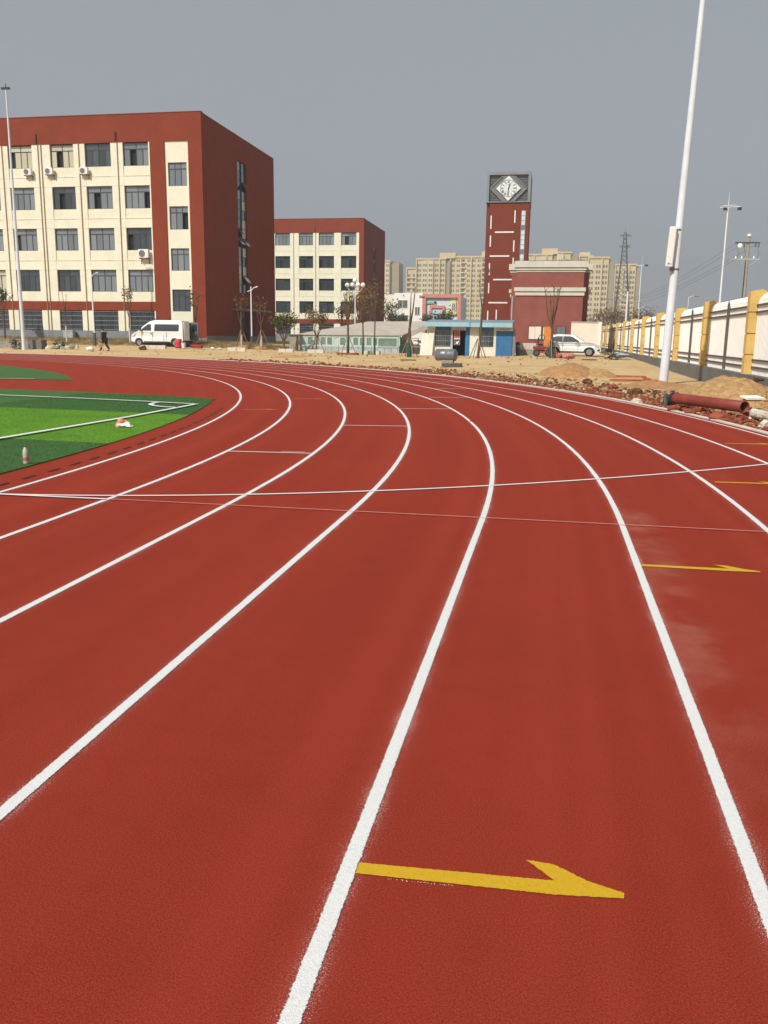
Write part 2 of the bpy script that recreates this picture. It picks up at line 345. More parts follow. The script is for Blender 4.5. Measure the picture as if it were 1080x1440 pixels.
# ------------------------------------------------------------------ mesh building
WL = {}
def wl(o): return WL.get(o.name, Vector((0, 0, 0)))
class MB:
    def __init__(s): s.v = []; s.f = []; s.mi = []; s.cur = 0
    def add(s, vs_, fs_):
        o = len(s.v); s.v += [tuple(p) for p in vs_]
        s.f += [tuple(i+o for i in f) for f in fs_]; s.mi += [s.cur]*len(fs_)
    def box(s, x0, x1, y0, y1, z0, z1, rot=None, piv=None):
        p = [(x0,y0,z0),(x1,y0,z0),(x1,y1,z0),(x0,y1,z0),(x0,y0,z1),(x1,y0,z1),(x1,y1,z1),(x0,y1,z1)]
        if rot is not None:
            c = Vector(piv if piv is not None else ((x0+x1)/2,(y0+y1)/2,(z0+z1)/2))
            p = [tuple(rot @ (Vector(q)-c) + c) for q in p]
        s.add(p, [(0,3,2,1),(4,5,6,7),(0,1,5,4),(1,2,6,5),(2,3,7,6),(3,0,4,7)]); return s
    def tube(s, pts, rad, n=6, cap=True):
        pts = [Vector(p) for p in pts]
        if isinstance(rad, (int, float)): rad = [rad]*len(pts)
        o = len(s.v); k = len(pts); prev = None
        for i, p in enumerate(pts):
            t = (pts[min(i+1,k-1)]-pts[max(i-1,0)]).normalized()
            if prev is None: prev = t.orthogonal().normalized()
            a = (prev - t*prev.dot(t))
            a = a.normalized() if a.length > 1e-6 else t.orthogonal().normalized()
            prev = a; b = t.cross(a)
            for j in range(n):
                an = 2*math.pi*(j+0.5)/n
                s.v.append(tuple(p + (a*math.cos(an)+b*math.sin(an))*rad[i]))
        for i in range(k-1):
            for j in range(n):
                s.f.append((o+i*n+j, o+i*n+(j+1)%n, o+(i+1)*n+(j+1)%n, o+(i+1)*n+j)); s.mi.append(s.cur)
        if cap:
            s.f.append(tuple(o+j for j in reversed(range(n)))); s.mi.append(s.cur)
            s.f.append(tuple(o+(k-1)*n+j for j in range(n))); s.mi.append(s.cur)
        return s
    def lathe(s, prof, c=(0,0,0), n=16, axis='Z'):
        o = len(s.v); k = len(prof)
        for r, z in prof:
            for j in range(n):
                a = 2*math.pi*j/n; x, y = r*math.cos(a), r*math.sin(a)
                p = (x, y, z) if axis == 'Z' else ((z, x, y) if axis == 'X' else (x, z, y))
                s.v.append((p[0]+c[0], p[1]+c[1], p[2]+c[2]))
        for i in range(k-1):
            for j in range(n):
                q = (o+i*n+j, o+i*n+(j+1)%n, o+(i+1)*n+(j+1)%n, o+(i+1)*n+j)
                s.f.append(q if axis != 'Y' else q[::-1]); s.mi.append(s.cur)
        return s
    def prism(s, poly, a, b, axis='Y'):
        """extrude a 2-D polygon; axis Y: poly is (x,z); X: (y,z); Z: (x,y)"""
        n = len(poly)
        def P(p, t): return (p[0], t, p[1]) if axis == 'Y' else ((t, p[0], p[1]) if axis == 'X' else (p[0], p[1], t))
        vs_ = [P(p, a) for p in poly] + [P(p, b) for p in poly]
        fs_ = [tuple(range(n)), tuple(reversed(range(n, 2*n)))] + [(i, i+n, (i+1)%n+n, (i+1)%n) for i in range(n)]
        s.add(vs_, fs_); return s
    def quad(s, a, b, c, d): s.add([a,b,c,d], [(0,1,2,3)]); return s
    def mesh(s, name, m):
        me = bpy.data.meshes.new(name); me.from_pydata(s.v, [], s.f)
        ms = m if isinstance(m, (list, tuple)) else [m]
        for x in ms: me.materials.append(M[x] if isinstance(x, str) else x)
        if len(ms) > 1: me.polygons.foreach_set('material_index', s.mi)
        bm = bmesh.new(); bm.from_mesh(me); bmesh.ops.recalc_face_normals(bm, faces=bm.faces); bm.to_mesh(me); bm.free()
        return me
    def build(s, name, m, parent=None, smooth=False, kind=None, label=None, cat=None, group=None, bevel=0):
        if parent is not None:
            L = wl(parent); s.v = [(p[0]-L.x, p[1]-L.y, p[2]-L.z) for p in s.v]
        me = s.mesh(name, m)
        if smooth:
            me.polygons.foreach_set('use_smooth', [len(p.vertices) < 5 for p in me.polygons])
        o = bpy.data.objects.new(name, me); col.objects.link(o)
        if parent is not None: o.parent = parent; WL[o.name] = wl(parent).copy()
        if kind: o['kind'] = kind
        if label: o['label'] = label
        if cat: o['category'] = cat
        if group: o['group'] = group
        if bevel:
            b = o.modifiers.new('bevel', 'BEVEL'); b.width = bevel; b.segments = 2; b.limit_method = 'ANGLE'; b.angle_limit = R(40)
        return o
def thing(name, label, cat, loc, group=None, rz=0):
    o = bpy.data.objects.new(name, None); col.objects.link(o); o.location = loc; o.rotation_euler.z = rz
    o.empty_display_size = 0.2
    o['label'] = label; o['category'] = cat
    if group: o['group'] = group
    WL[o.name] = Vector(loc)
    return o
def piece(name, me, parent, pos, rot=None, scale=None, local=False):
    """one more object sharing a mesh; pos in the same coordinates the parent was built in"""
    o = bpy.data.objects.new(name, me); col.objects.link(o)
    if parent is not None: o.parent = parent
    L = Vector((0,0,0)) if (local or parent is None) else wl(parent)
    o.location = Vector(pos)-L; WL[o.name] = Vector(pos)
    if rot is not None: o.rotation_euler = rot
    if scale is not None: o.scale = scale
    return o
def copy_tree(o, parent=None):
    c = o.copy(); col.objects.link(c)
    if parent is not None: c.parent = parent
    for ch in list(o.children): copy_tree(ch, c)
    return c
def put(o, loc, rz=0, label=None, group=None):
    o.location = loc; o.rotation_euler.z = rz
    if label: o['label'] = label
    if group: o['group'] = group
    return o

# ------------------------------------------------------------------ ground, track, turf
def sst(t): t = max(0.0, min(1.0, t)); return t*t*(3-2*t)
def gz(x, y):
    d = (math.hypot(x, y) if y > 0 else abs(x)) - 51.0
    h = float(np.interp(x, [-60, 12, 25, 38, 48, 60], [.55, .5, .28, .12, .28, .28]))
    if x > 42: h *= 1-(1-.15*0-sst((y-22)/50))*sst((x-42)/6)
    h += 0.35*sst((24-x)/4)*sst((y-63.5)/3.0)
    return h*sst(d/14.0)
def graded(lo, hi, step, far):
    a = list(np.arange(lo, hi+0.01, step)); s = step
    while a[-1] < far: s *= 1.6; a.append(a[-1]+s)
    s = step
    while a[0] > -far: s *= 1.6; a.insert(0, a[0]-s)
    return a
xs = graded(-60, 72, 1.5, 1200); ys = graded(-20, 130, 1.5, 1200)
g = MB()
for y in ys:
    for x in xs:
        ins = (math.hypot(x, y) if y > 0 else abs(x)) < 50.2
        z = -0.05 if ins else gz(x, y) - 0.012
        if not ins and max(abs(x-5), abs(y-50)) < 110: z += 0.03*math.sin(x*1.3+y*0.7)*math.sin(y*1.1-x*0.4)*sst(((math.hypot(x, y) if y > 0 else abs(x))-52)/3)
        g.v.append((x, y, z))
nx = len(xs)
for j in range(len(ys)-1):
    for i in range(nx-1):
        g.f.append((j*nx+i, j*nx+i+1, (j+1)*nx+i+1, (j+1)*nx+i)); g.mi.append(0)
ground = g.build('ground', 'dirt', kind='structure', smooth=True)
ground['label'] = 'sandy bare ground around the running track'

RO = RT+8*LW
def arcpts(r, a0, a1, n): return [(r*math.cos(R(a0+(a1-a0)*i/n)), r*math.sin(R(a0+(a1-a0)*i/n))) for i in range(n+1)]
def ring(mb, r0, r1, z, a0=0, a1=180, n=240):
    A, B = arcpts(r0, a0, a1, n), arcpts(r1, a0, a1, n)
    o = len(mb.v)
    for p, q in zip(A, B): mb.v += [(p[0], p[1], z), (q[0], q[1], z)]
    for i in range(n): mb.f.append((o+2*i, o+2*i+1, o+2*i+3, o+2*i+2)); mb.mi.append(0)
t = MB()
outer = [(RO+0.16, -120.0)] + arcpts(RO+0.16, 0, 180, 240) + [(-RO-0.16, -120.0)]
o = len(t.v)
t.v += [(p[0], p[1], 0.0) for p in outer] + [(p[0], p[1], -0.06) for p in outer]; nn = len(outer)
t.f.append(tuple(range(nn))); t.mi.append(0)
for i in range(nn): t.f.append((i, i+nn, (i+1) % nn+nn, (i+1) % nn)); t.mi.append(0)
track = t.build('running_track', 'track', kind='structure')
track['label'] = 'red rubber running track with white lane lines'
for k in range(9):
    r = RT+k*LW; wd = 0.032
    l = MB(); ring(l, r-wd, r+wd, 0.004)
    for s in (1, -1):
        l.add([(s*(r-wd), -120, .004), (s*(r+wd), -120, .004), (s*(r+wd), 0, .004), (s*(r-wd), 0, .004)], [(0,1,2,3)])
    l.build('lane_line', 'lane', track)
kb = MB()
def ring_box(mb, r0, r1, z0, z1, a0, a1, n):
    P = []
    for r, z in ((r0, z0), (r0, z1), (r1, z1), (r1, z0)):
        P.append([(x, y, z) for x, y in arcpts(r, a0, a1, n)])
    o = len(mb.v); m = n+1
    for q in P: mb.v += q
    for i in range(n):
        for j in range(3): mb.f.append((o+j*m+i, o+j*m+i+1, o+(j+1)*m+i+1, o+(j+1)*m+i)); mb.mi.append(0)
ring_box(kb, RO+0.17, RO+0.30, -0.1, 0.02, 0, 180, 240)
kb.box(RO+0.17, RO+0.30, -120, 0, -0.1, 0.02)
kb.build('track_edging', 'kerb', kind='structure')
# curved start line, perpendicular chalk line and the short lane ticks
def strip(pts, wd, z):
    m = MB(); pts = [Vector((p[0], p[1], 0)) for p in pts]
    for i, p in enumerate(pts):
        tt = (pts[min(i+1, len(pts)-1)]-pts[max(i-1, 0)]).normalized(); nrm = Vector((-tt.y, tt.x, 0))*wd/2
        m.v += [(p.x-nrm.x, p.y-nrm.y, z), (p.x+nrm.x, p.y+nrm.y, z)]
    for i in range(len(pts)-1): m.f.append((2*i, 2*i+1, 2*i+3, 2*i+2)); m.mi.append(0)
    return m
cur = [(40.66, 0.12), (41.28, 0.22), (41.87, 0.34), (42.58, 0.55), (43.41, 0.86), (44.25, 1.26), (44.84, 1.56), (45.43, 1.89), (46.41, 2.54), (47.86, 3.64), (48.95, 4.60), (50.2, 5.8)]
fx = np.linspace(cur[0][0], cur[-1][0], 50); cx_ = [p[0] for p in cur]; cy_ = [p[1] for p in cur]
pc = np.polyfit(cx_, cy_, 4)
strip([(x, float(np.polyval(pc, x))) for x in fx], 0.05, 0.008).build('start_line', 'line', track)
strip([(RT+0.03, 0.10), (RT+1.22, 0.13)], 0.05, 0.0125).build('start_line', 'line', track)
strip([(RT+1.24, 0.14), (48.9, 0.19)], 0.014, 0.0125).build('chalk_line', 'faint', track)
def tick(r0, r1, th, wd, m):
    c, s = math.cos(R(th)), math.sin(R(th))
    strip([(r0*c, r0*s), (r1*c, r1*s)], wd, 0.008).build('lane_tick', m, track)
for lane, th in ((2, 5.2), (3, 10.3), (4, 15.25), (5, 19.9), (6, 24.6), (7, 29.2)):
    tick(RT+(lane-1)*LW+0.03, RT+lane*LW-0.03, th, 0.05 if lane < 4 else 0.04, 'tick')
# broken chalk guide left under the nearest arrow
q = random.Random(3); mm = MB()
for i in range(40):
    a, b_ = q.uniform(.10, .30), -.012+q.uniform(-.003, .003); c_, s_ = math.cos(R(2.5)), math.sin(R(2.5)); x, y = 45.545+a*c_-b_*s_, -5.155+a*s_+b_*c_
    w_ = q.uniform(.0006, .0014); mm.add([(x-w_, y-w_, .004), (x+w_, y-w_, .004), (x+w_, y+w_, .004), (x-w_, y+w_, .004)], [(0,1,2,3)])
mm.build('chalk_speckle', 'tick', track, kind='stuff')
# row of small stencilled dots beside the second-lane tick
for i in range(9):
    a = R(5.2+0.16); r = RT+1.22*1.62+i*0.037
    mm = MB(); x, y = r*math.cos(a), r*math.sin(a)
    mm.add([(x, y, .006), (x+.022, y+.002, .006), (x+.02, y+.035, .006), (x-.002, y+.033, .006)], [(0,1,2,3)])
    mm.build('stencil_mark', 'tick', track)
def arrow(px, py, th, L, m, z=0.004):
    """half-headed arrow: a bar across the lane ending in a point with one barb"""
    c, s = math.cos(R(th)), math.sin(R(th))
    def T(a, b): return (px+a*c-b*s, py+a*s+b*c, z)
    k = L/0.80
    bar = [(0, -.0), (.60*k, -.005), (.795*k, .01), (.80*k, .035), (.70*k, .075), (.60*k, .145), (.515*k, .155), (.60*k, .062), (0.0, .055)]
    q = random.Random(int(px*100)); den = []
    for i in range(len(bar)):
        a, b_ = bar[i], bar[(i+1) % len(bar)]; l_ = math.hypot(b_[0]-a[0], b_[1]-a[1]); n = max(1, int(l_/.006))
        for t_ in range(n): den.append((a[0]+(b_[0]-a[0])*t_/n+q.uniform(-.0014, .0014), a[1]+(b_[1]-a[1])*t_/n+q.uniform(-.0014, .0014)))
    pts = [T(a, b_) for a, b_ in den]; me = bpy.data.meshes.new('direction_arrow')
    me.from_pydata(pts, [], [tuple(f) for f in tessellate_polygon([[Vector((a, b_, 0)) for a, b_ in den]])]); me.materials.append(M[m])
    me.flip_normals() if me.polygons[0].normal.z < 0 else None
    o = bpy.data.objects.new('direction_arrow', me); col.objects.link(o); o.parent = track
    return o
arrow(45.545, -5.155, 2.5, 0.80, 'yellow'); arrow(46.765, -1.215, 1.2, 0.82, 'yellow')
arrow(47.98, 2.84, 4.5, 0.80, 'yellow'); arrow(48.84, 6.86, 8.5, 0.80, 'yellow')
for r, th in ((40.85, 14.6), (42.0, 19.1), (43.25, 23.7), (44.4, 28.4)):
    arrow(r*math.cos(R(th)), r*math.sin(R(th)), th, 0.78, 'orange_faint')
slot = MB(); slot.add([(-.02, -.13, 0), (.02, -.13, 0), (.02, .13, 0), (-.02, .13, 0)], [(0,1,2,3)]); slot_me = slot.mesh('drain_slot', 'slot')
for i in range(-14, 62):
    sdist = 0.62+0.522*i; r = 40.40
    if sdist < 0: piece('drain_slot', slot_me, track, (r, sdist, .006))
    else:
        a = sdist/r
        if a < R(15): piece('drain_slot', slot_me, track, (r*math.cos(a), r*math.sin(a), .006), (0, 0, a))
# artificial turf
RTF = 39.98
def turf_poly():
    p = [(RTF, -100.0), (RTF, -2.0)] + [(RTF*math.cos(a), RTF*math.sin(a)) for a in np.linspace(0, math.asin(12.6/RTF), 30)]
    p += [(37.93, 12.81), (37.1, 13.26), (33.26, 14.1), (31.05, 14.35), (20, 16.4), (-20, 16.4), (-38, 12.0), (-40, 0), (-40, -100)]
    return p
TP = turf_poly()
tf = MB(); n = len(TP)
tf.v = [(p[0], p[1], 0.014) for p in TP] + [(p[0], p[1], 0.0) for p in TP]
tf.f = [tuple(range(n))] + [(i, i+n, (i+1) % n+n, (i+1) % n) for i in range(n)]; tf.mi = [0]*len(tf.f)
turf = tf.build('football_turf', 'turf', kind='structure'); turf['label'] = 'green artificial football turf in light and dark bands'
T2 = [(35.9*math.cos(a), 35.9*math.sin(a)) for a in np.linspace(math.asin(19.32/35.9), R(88), 40)]
T2 = T2 + [(-10, 34.0), (-10, 18.6), (27.7, 19.03)]
tf = MB(); n = len(T2); tf.v = [(p[0], p[1], 0.012) for p in T2]; tf.f = [tuple(range(n))]; tf.mi = [0]
turf2 = tf.build('infield_turf', 'turf', kind='structure')
strip([(10, 18.75), (27.7, 19.0), (28.9, 19.2)], 0.10, 0.03).build('field_line', 'line', turf2)
for pts in ([(37.95, -40), (38.05, 3.97), (38.24, 7.67), (38.22, 10.98)], [(38.25, 10.95), (36.79, 11.30), (34.62, 11.68), (32.68, 11.92), (20, 14.0)],
            [(38.22-1.0*math.cos(a)*1.0, 10.95-1.0*math.sin(a)) for a in np.linspace(-0.12, 1.57, 14)]):
    strip(pts, 0.11, 0.042).build('field_line', 'line', turf)
def inside(px, py, poly):
    c = np.zeros(len(px), bool); j = len(poly)-1
    for i in range(len(poly)):
        xi, yi = poly[i]; xj, yj = poly[j]
        c ^= ((yi > py) != (yj > py)) & (px < (xj-xi)*(py-yi)/(yj-yi+1e-12)+xi); j = i
    return c
def fibres(name, poly, x0, x1, y0, y1, n, hmin, hmax, wd, m, lean=0.4, zf=None, seed=1):
    q = np.random.default_rng(seed)
    px, py = q.uniform(x0, x1, n), q.uniform(y0, y1, n); k = inside(px, py, poly); px, py = px[k], py[k]; n = len(px)
    h = q.uniform(hmin, hmax, n); a = q.uniform(0, 2*math.pi, n); w_ = wd*q.uniform(.6, 1.3, n); z = np.zeros(n) if zf is None else np.array([zf(x, y) for x, y in zip(px, py)])
    la = q.uniform(0, 2*math.pi, n); lr = h*lean*q.uniform(0, 1, n)
    V = np.empty((n, 3, 3))
    V[:, 0] = np.c_[px-np.cos(a)*w_, py-np.sin(a)*w_, z]; V[:, 1] = np.c_[px+np.cos(a)*w_, py+np.sin(a)*w_, z]
    V[:, 2] = np.c_[px+np.cos(la)*lr, py+np.sin(la)*lr, z+h]
    me = bpy.data.meshes.new(name); me.from_pydata(V.reshape(-1, 3).tolist(), [], np.arange(3*n).reshape(-1, 3).tolist())
    me.materials.append(M[m]); o = bpy.data.objects.new(name, me); col.objects.link(o); o['kind'] = 'stuff'
    return o
fibres('turf_fibres', TP, 34, 40, 0, 13.6, 110000, .02, .036, .005, 'turf')

# ------------------------------------------------------------------ windows and school blocks
WC = {}
def window(par, x0, x1, z0, z1, y, style='four', glass='glass', open_=-1):
    """frame + panes for a wall that faces -Y; the frame is a part, each pane a sub-part"""
    w_, h = x1-x0, z1-z0; key = (round(w_, 2), round(h, 2), style)
    if key not in WC:
        f = MB(); e = 0.05; dp = 0.07; th = h*0.73 if style in ('four', 'three') else h
        f.box(0, w_, 0, dp, 0, e); f.box(0, w_, 0, dp, h-e, h); f.box(0, e, 0, dp, e, h-e); f.box(w_-e, w_, 0, dp, e, h-e)
        panes = []
        nb, ntop = (4, 2) if style == 'four' else ((3, 3) if style == 'three' else (2, 0))
        if ntop:
            f.box(e, w_-e, 0, dp, th-.03, th+.03)
            for i in range(1, ntop): f.box(w_*i/ntop-.025, w_*i/ntop+.025, .002, dp-.002, th+.03, h-e)
            for i in range(ntop): panes.append((max(e, w_*i/ntop+.025), min(w_-e, w_*(i+1)/ntop-.025), th+.03, h-e))
        tb = th-.03 if ntop else h-e
        for i in range(1, nb): f.box(w_*i/nb-.03, w_*i/nb+.03, .002, dp-.002, e, tb)
        for i in range(nb): panes.append((max(e, w_*i/nb+.03), min(w_-e, w_*(i+1)/nb-.03), e, tb))
        WC[key] = (f.mesh('window', 'frame'), panes, {})
    fm, panes, pm = WC[key]
    o = piece('window', fm, par, (x0, y, z0))
    for i, (a, b, c, d) in enumerate(panes):
        if i == open_ : continue
        k = (round(b-a, 3), round(d-c, 3), glass)
        if k not in pm:
            q = MB(); q.box(0, b-a, 0, .012, 0, d-c); pm[k] = q.mesh('pane', glass)
        piece('pane', pm[k], o, (x0+a, y+.03, z0+c))
    return o
def grille(par, x0, x1, z0, z1, y):
    q = MB()
    for i in range(5): z = z0+.1+(z1-z0-.2)*i/4; q.box(x0, x1, y-.02, y, z-.012, z+.012)
    o = q.build('window_grille', 'grillebar', par)
    q = MB()
    nb = int((x1-x0)/0.16)
    for i in range(1, nb): x = x0+(x1-x0)*i/nb; q.box(x-.012, x+.012, y+.003, y+.018, z0, z1)
    q.build('grille_bar', 'darkbar', o, kind='stuff')
def school(label, xc, Yf, x_left, depth, top, cols, pier0, has_strip, lev, pipes, zb, styles, seed, side_slot):
    q = random.Random(seed)
    par = thing('school_building', label, 'building', (xc, Yf, zb))
    D = 0.42
    MB().box(x_left, xc-.40, Yf+D, Yf+depth, zb-1, top-.45).build('interior_core', 'dark', par)
    MB().box(x_left-.01, xc-.02, Yf+.3, Yf+depth-.3, top-.5, top-.38).build('roof', 'concrete', par)
    zt = lev['tops']; sh = lev['win_h']; b0, b1 = lev['band']
    xr = pier0                                         # right end of the classroom bays
    # red members
    p = MB(); p.box(x_left, xc, Yf, Yf+D, zt[-1]+.03, top); p.build('parapet', 'redwall', par)
    MB().box(x_left, xc+.02, Yf-.03, Yf+D, top, top+.06).build('parapet_coping', 'redwall', par)
    MB().box(x_left, xr, Yf-.005, Yf+D, b0, b1).build('red_band', 'redwall', par)
    # grey plinth
    MB().box(x_left, xr, Yf-.04, Yf+D, zb-.8, lev['plinth']).build('plinth', 'plinth', par)
    # cream piers, beams and spandrels
    edges = [x_left]+[v for c in sorted(cols) for v in c]+[xr]
    for i in range(0, len(edges), 2):
        a, b = edges[i], edges[i+1]
        if b-a < .03: continue
        MB().box(a, b, Yf+.03, Yf+D, lev['plinth'], b0).build('pier', 'cream', par)
        MB().box(a, b, Yf+.03, Yf+D, b1, zt[-1]+.03).build('pier', 'cream', par)
    prev = b1
    for k in range(1, len(zt)):
        for (a, b) in cols:
            sill = zt[k]-sh
            bt = prev+.80 if k > 1 else prev+.05
            if k > 1: MB().box(a, b, Yf+.05, Yf+D, prev, bt).build('lintel_beam', 'cream', par)
            MB().box(a, b, Yf+.09, Yf+D, bt if k > 1 else prev, sill).build('spandrel', 'cream2', par)
        prev = zt[k]
    # thin shadow joints at the floor lines across the piers
    for k in range(1, len(zt)-1):
        for dz in (0.0, .80):
            MB().box(x_left, xr, Yf+.012, Yf+.029, zt[k]+dz, zt[k]+dz+.05).build('string_course', 'cream', par)
    for ci, (a, b) in enumerate(cols):
        for k in range(len(zt)):
            st = styles(ci, k)
            zz = lev['ground_sill'] if k == 0 else zt[k]-sh
            win_ = window(par, a, b, zz, zt[k], Yf+.20, 'four', st, q.choice([-1, -1, 2, -1, -1, 5, -1, 3]) if k else -1)
            if k == 0: grille(par, a, b, zz, zt[k], Yf+.10)
    for x, mt in pipes:
        MB().tube([(x, Yf-.03, lev['plinth']-.6), (x, Yf-.03, zt[-1]+.1)], .035, 6).build('downpipe', 'pipe', par)
        if mt: MB().tube([(x-.1, Yf-.06, zt[-1]+.1), (x-.1, Yf-.06, zt[-1]+.9)], .07, 6).build('rainwater_head', 'pipe_red', par)
    # end bay
    if has_strip:
        s0, s1 = 12.08, 14.27
        for a, b in ((xr, s0), (s1, xc)): MB().box(a, b, Yf, Yf+D, zb+.35, zt[-1]+.03).build('red_pier', 'redwall', par); MB().box(a, b, Yf-.03, Yf+D, zb-.8, zb+.35).build('plinth', 'plinth', par)
        wz = [(3.53, 5.45), (7.08, 9.0), (10.6, 12.56), (14.25, 16.2)]; xa, xb = 12.32, 14.06
        pz = zb
        for (c, d) in wz:
            MB().box(s0, s1, Yf+.10, Yf+D, pz, c).build('spandrel', 'cream', par)
            MB().box(s0, xa, Yf+.10, Yf+D, c, d).build('pier', 'cream', par); MB().box(xb, s1, Yf+.10, Yf+D, c, d).build('pier', 'cream', par)
            window(par, xa, xb, c, d, Yf+.22, 'three', 'glass' if c > 4 else 'glass_dark', q.choice([-1, 5, -1]))
            pz = d
        MB().box(s0, s1, Yf+.10, Yf+D, pz, zt[-1]+.03).build('spandrel', 'cream', par)
    else:
        MB().box(xr, xc, Yf, Yf+D, zb-.5, zt[-1]+.03).build('red_pier', 'redwall', par)
    # shaded end wall, with the tall stair window and the side door
    Y0, Y1, sa, sb = Yf+D, Yf+depth, side_slot[0], side_slot[1]
    z0, z1 = side_slot[2], side_slot[3]
    e = MB()
    e.box(xc-.4, xc, Y0, sa, zb-.8, top); e.box(xc-.4, xc, sb, Y1, zb-.8, top)
    e.box(xc-.4, xc, sa, sb, z1, top); e.box(xc-.4, xc, sa, sb, zb+2.9, z0)
    e.build('end_wall', 'redside', par)
    MB().box(xc-.42, xc+.02, Yf+.0, Y1, top, top+.06).build('parapet_coping', 'redside', par) if False else None
    MB().box(xc, xc+.03, Yf+.01, sa-1, zb-.8, zb+.55).build('plinth', 'plinth', par)
    MB().box(xc, xc+.03, sb+1, Y1, zb-.8, zb+.55).build('plinth', 'plinth', par)
    MB().box(xc-.32, xc-.30, sa, sb, zb-.5, zb+2.9).build('side_door', 'frame', par)
    MB().box(xc, xc+1.5, sa-2.2, sb+2.6, zb+3.0, zb+3.14).build('door_canopy', 'oldconcrete', par)
    # tall stair glazing: two strips of panes between dark mullions
    f = MB(); hz = z1-z0; n = 14; ys_ = [sa+.05, sa+(sb-sa)*.40, sa+(sb-sa)*.58, sb-.05]
    xg = xc-.18
    for yv in (sa, ys_[1], ys_[2]-.06, sb-.06): f.box(xg-.04, xg+.05, yv, yv+.06, z0, z1)
    f.box(xg-.06, xg-.02, ys_[1]+.06, ys_[2]-.06, z0, z1)
    for i in range(n+1): zz = z0+hz*i/n; f.box(xg-.03, xg+.03, sa+.06, sb-.06, zz-.03, zz+.03)
    fo = f.build('stair_window', 'frame', par)
    for si, (a, b) in enumerate(((sa+.06, ys_[1]), (ys_[2], sb-.06))):
        for i in range(n):
            za, zb_ = z0+hz*i/n+.03, z0+hz*(i+1)/n-.03
            pm = MB(); pm.box(-.006, .006, 0, b-a, -(zb_-za), 0)
            me = pm.mesh('pane', 'curtain' if q.random() < .35 else ('glass' if q.random() < .5 else 'glass_dark'))
            op = (i in (1, 5, 6) and si == 0 and i != 1) or (i in (1, 5, 11) and si == 1)
            piece('pane', me, fo, (xg+.02, a, zb_), (0, R(-38) if op else 0, 0))
    return par
LEV = dict(tops=[3.56, 7.17, 10.79, 14.36, 17.93], win_h=1.93, band=(3.57, 4.36), plinth=1.74, ground_sill=1.75)
colsA = [(8.15, 10.57), (4.5, 7.0), (1.12, 3.42), (-3.06, -.65), (-6.5, -4.1), (-10.6, -8.2), (-14.1, -11.7)]
def stA(ci, k):
    if ci == 2 and k == 4: return 'curtain'
    if k == 0 or (k == 1 and ci in (2, 3)): return 'glass_dark'
    h = (ci*5+k*11+ci*k*3) % 13
    return 'curtain' if h == 4 else ('glass_dark' if h in (2, 9) else 'glass')
schoolA = school('large red and cream five-storey school block at left nearest the track', 15.53, 67.0, -16.0, 20.0, 20.24, colsA, 10.70, True, LEV,
       [(7.66, 1), (3.95, 0), (-.02, 1), (.28, 0), (-3.6, 0), (-7.4, 0)], .85, stA, 3, (75.7, 78.25, 5.58, 18.0))
LEVB = dict(tops=[3.5, 7.05, 10.65, 14.22, 17.8], win_h=1.9, band=(3.5, 4.2), plinth=1.7, ground_sill=1.7)
colsB = [(11.85, 14.4), (8.15, 10.7), (4.8, 7.2), (.75, 3.3), (-2.7, -.2), (-6.5, -4.0)]
schoolB = school('smaller looking red and cream school block farther back behind the globe lamp', 15.65, 133.0, -12.0, 18.0, 20.0, colsB, 14.85, False, LEVB,
       [(7.62, 1), (3.9, 0)], .5, lambda ci, k: 'glass_dark' if k < 4 else 'glass', 5, (140.5, 142.6, 6.5, 16.6))
# air conditioners on the near block
def make_ac():
    a = thing('air_conditioner', 'x', 'air conditioner', (0, 0, 0), 'air conditioners on the cream wall')
    MB().box(-.42, .42, -.38, -.08, 0, .62).build('casing', 'ac', a, bevel=.02)
    MB().lathe([(0.0, -.385), (.25, -.385), (.25, -.40), (.22, -.40), (.22, -.39)], (-.1, 0, .31), 16, 'Y').build('fan_grille', 'acgrille', a)
    b = MB(); b.box(-.36, -.30, -.40, .09, -.06, -.002); b.box(.30, .36, -.40, .09, -.06, -.002); b.box(-.36, -.30, .02, .09, -.4, -.06); b.box(.30, .36, .02, .09, -.4, -.06); b.build('bracket', 'trim', a)
    MB().tube([(.44, -.15, .3), (.5, -.1, .25), (.52, .05, .35)], .025, 5).build('refrigerant_pipe', 'ac', a)
    return a
acs = [((-1.0, 15.36), 'air conditioner under the leftmost top-floor window beside the flood pole'), ((1.1, 15.38), 'air conditioner under the pale curtained top-floor window'),
       ((4.5, 15.34), 'air conditioner below left edge of the third top-floor window'), ((9.9, 8.15), 'largest looking air conditioner beside the red pier on the third storey')]
ac0 = make_ac()
for i, ((x, z), lb) in enumerate(acs):
    a = ac0 if i == 0 else copy_tree(ac0)
    put(a, (x, 67.0, z), 0, lb)
    a.scale = (1.15, 1.1, 1.2) if i == 3 else (.9, .95, .9)

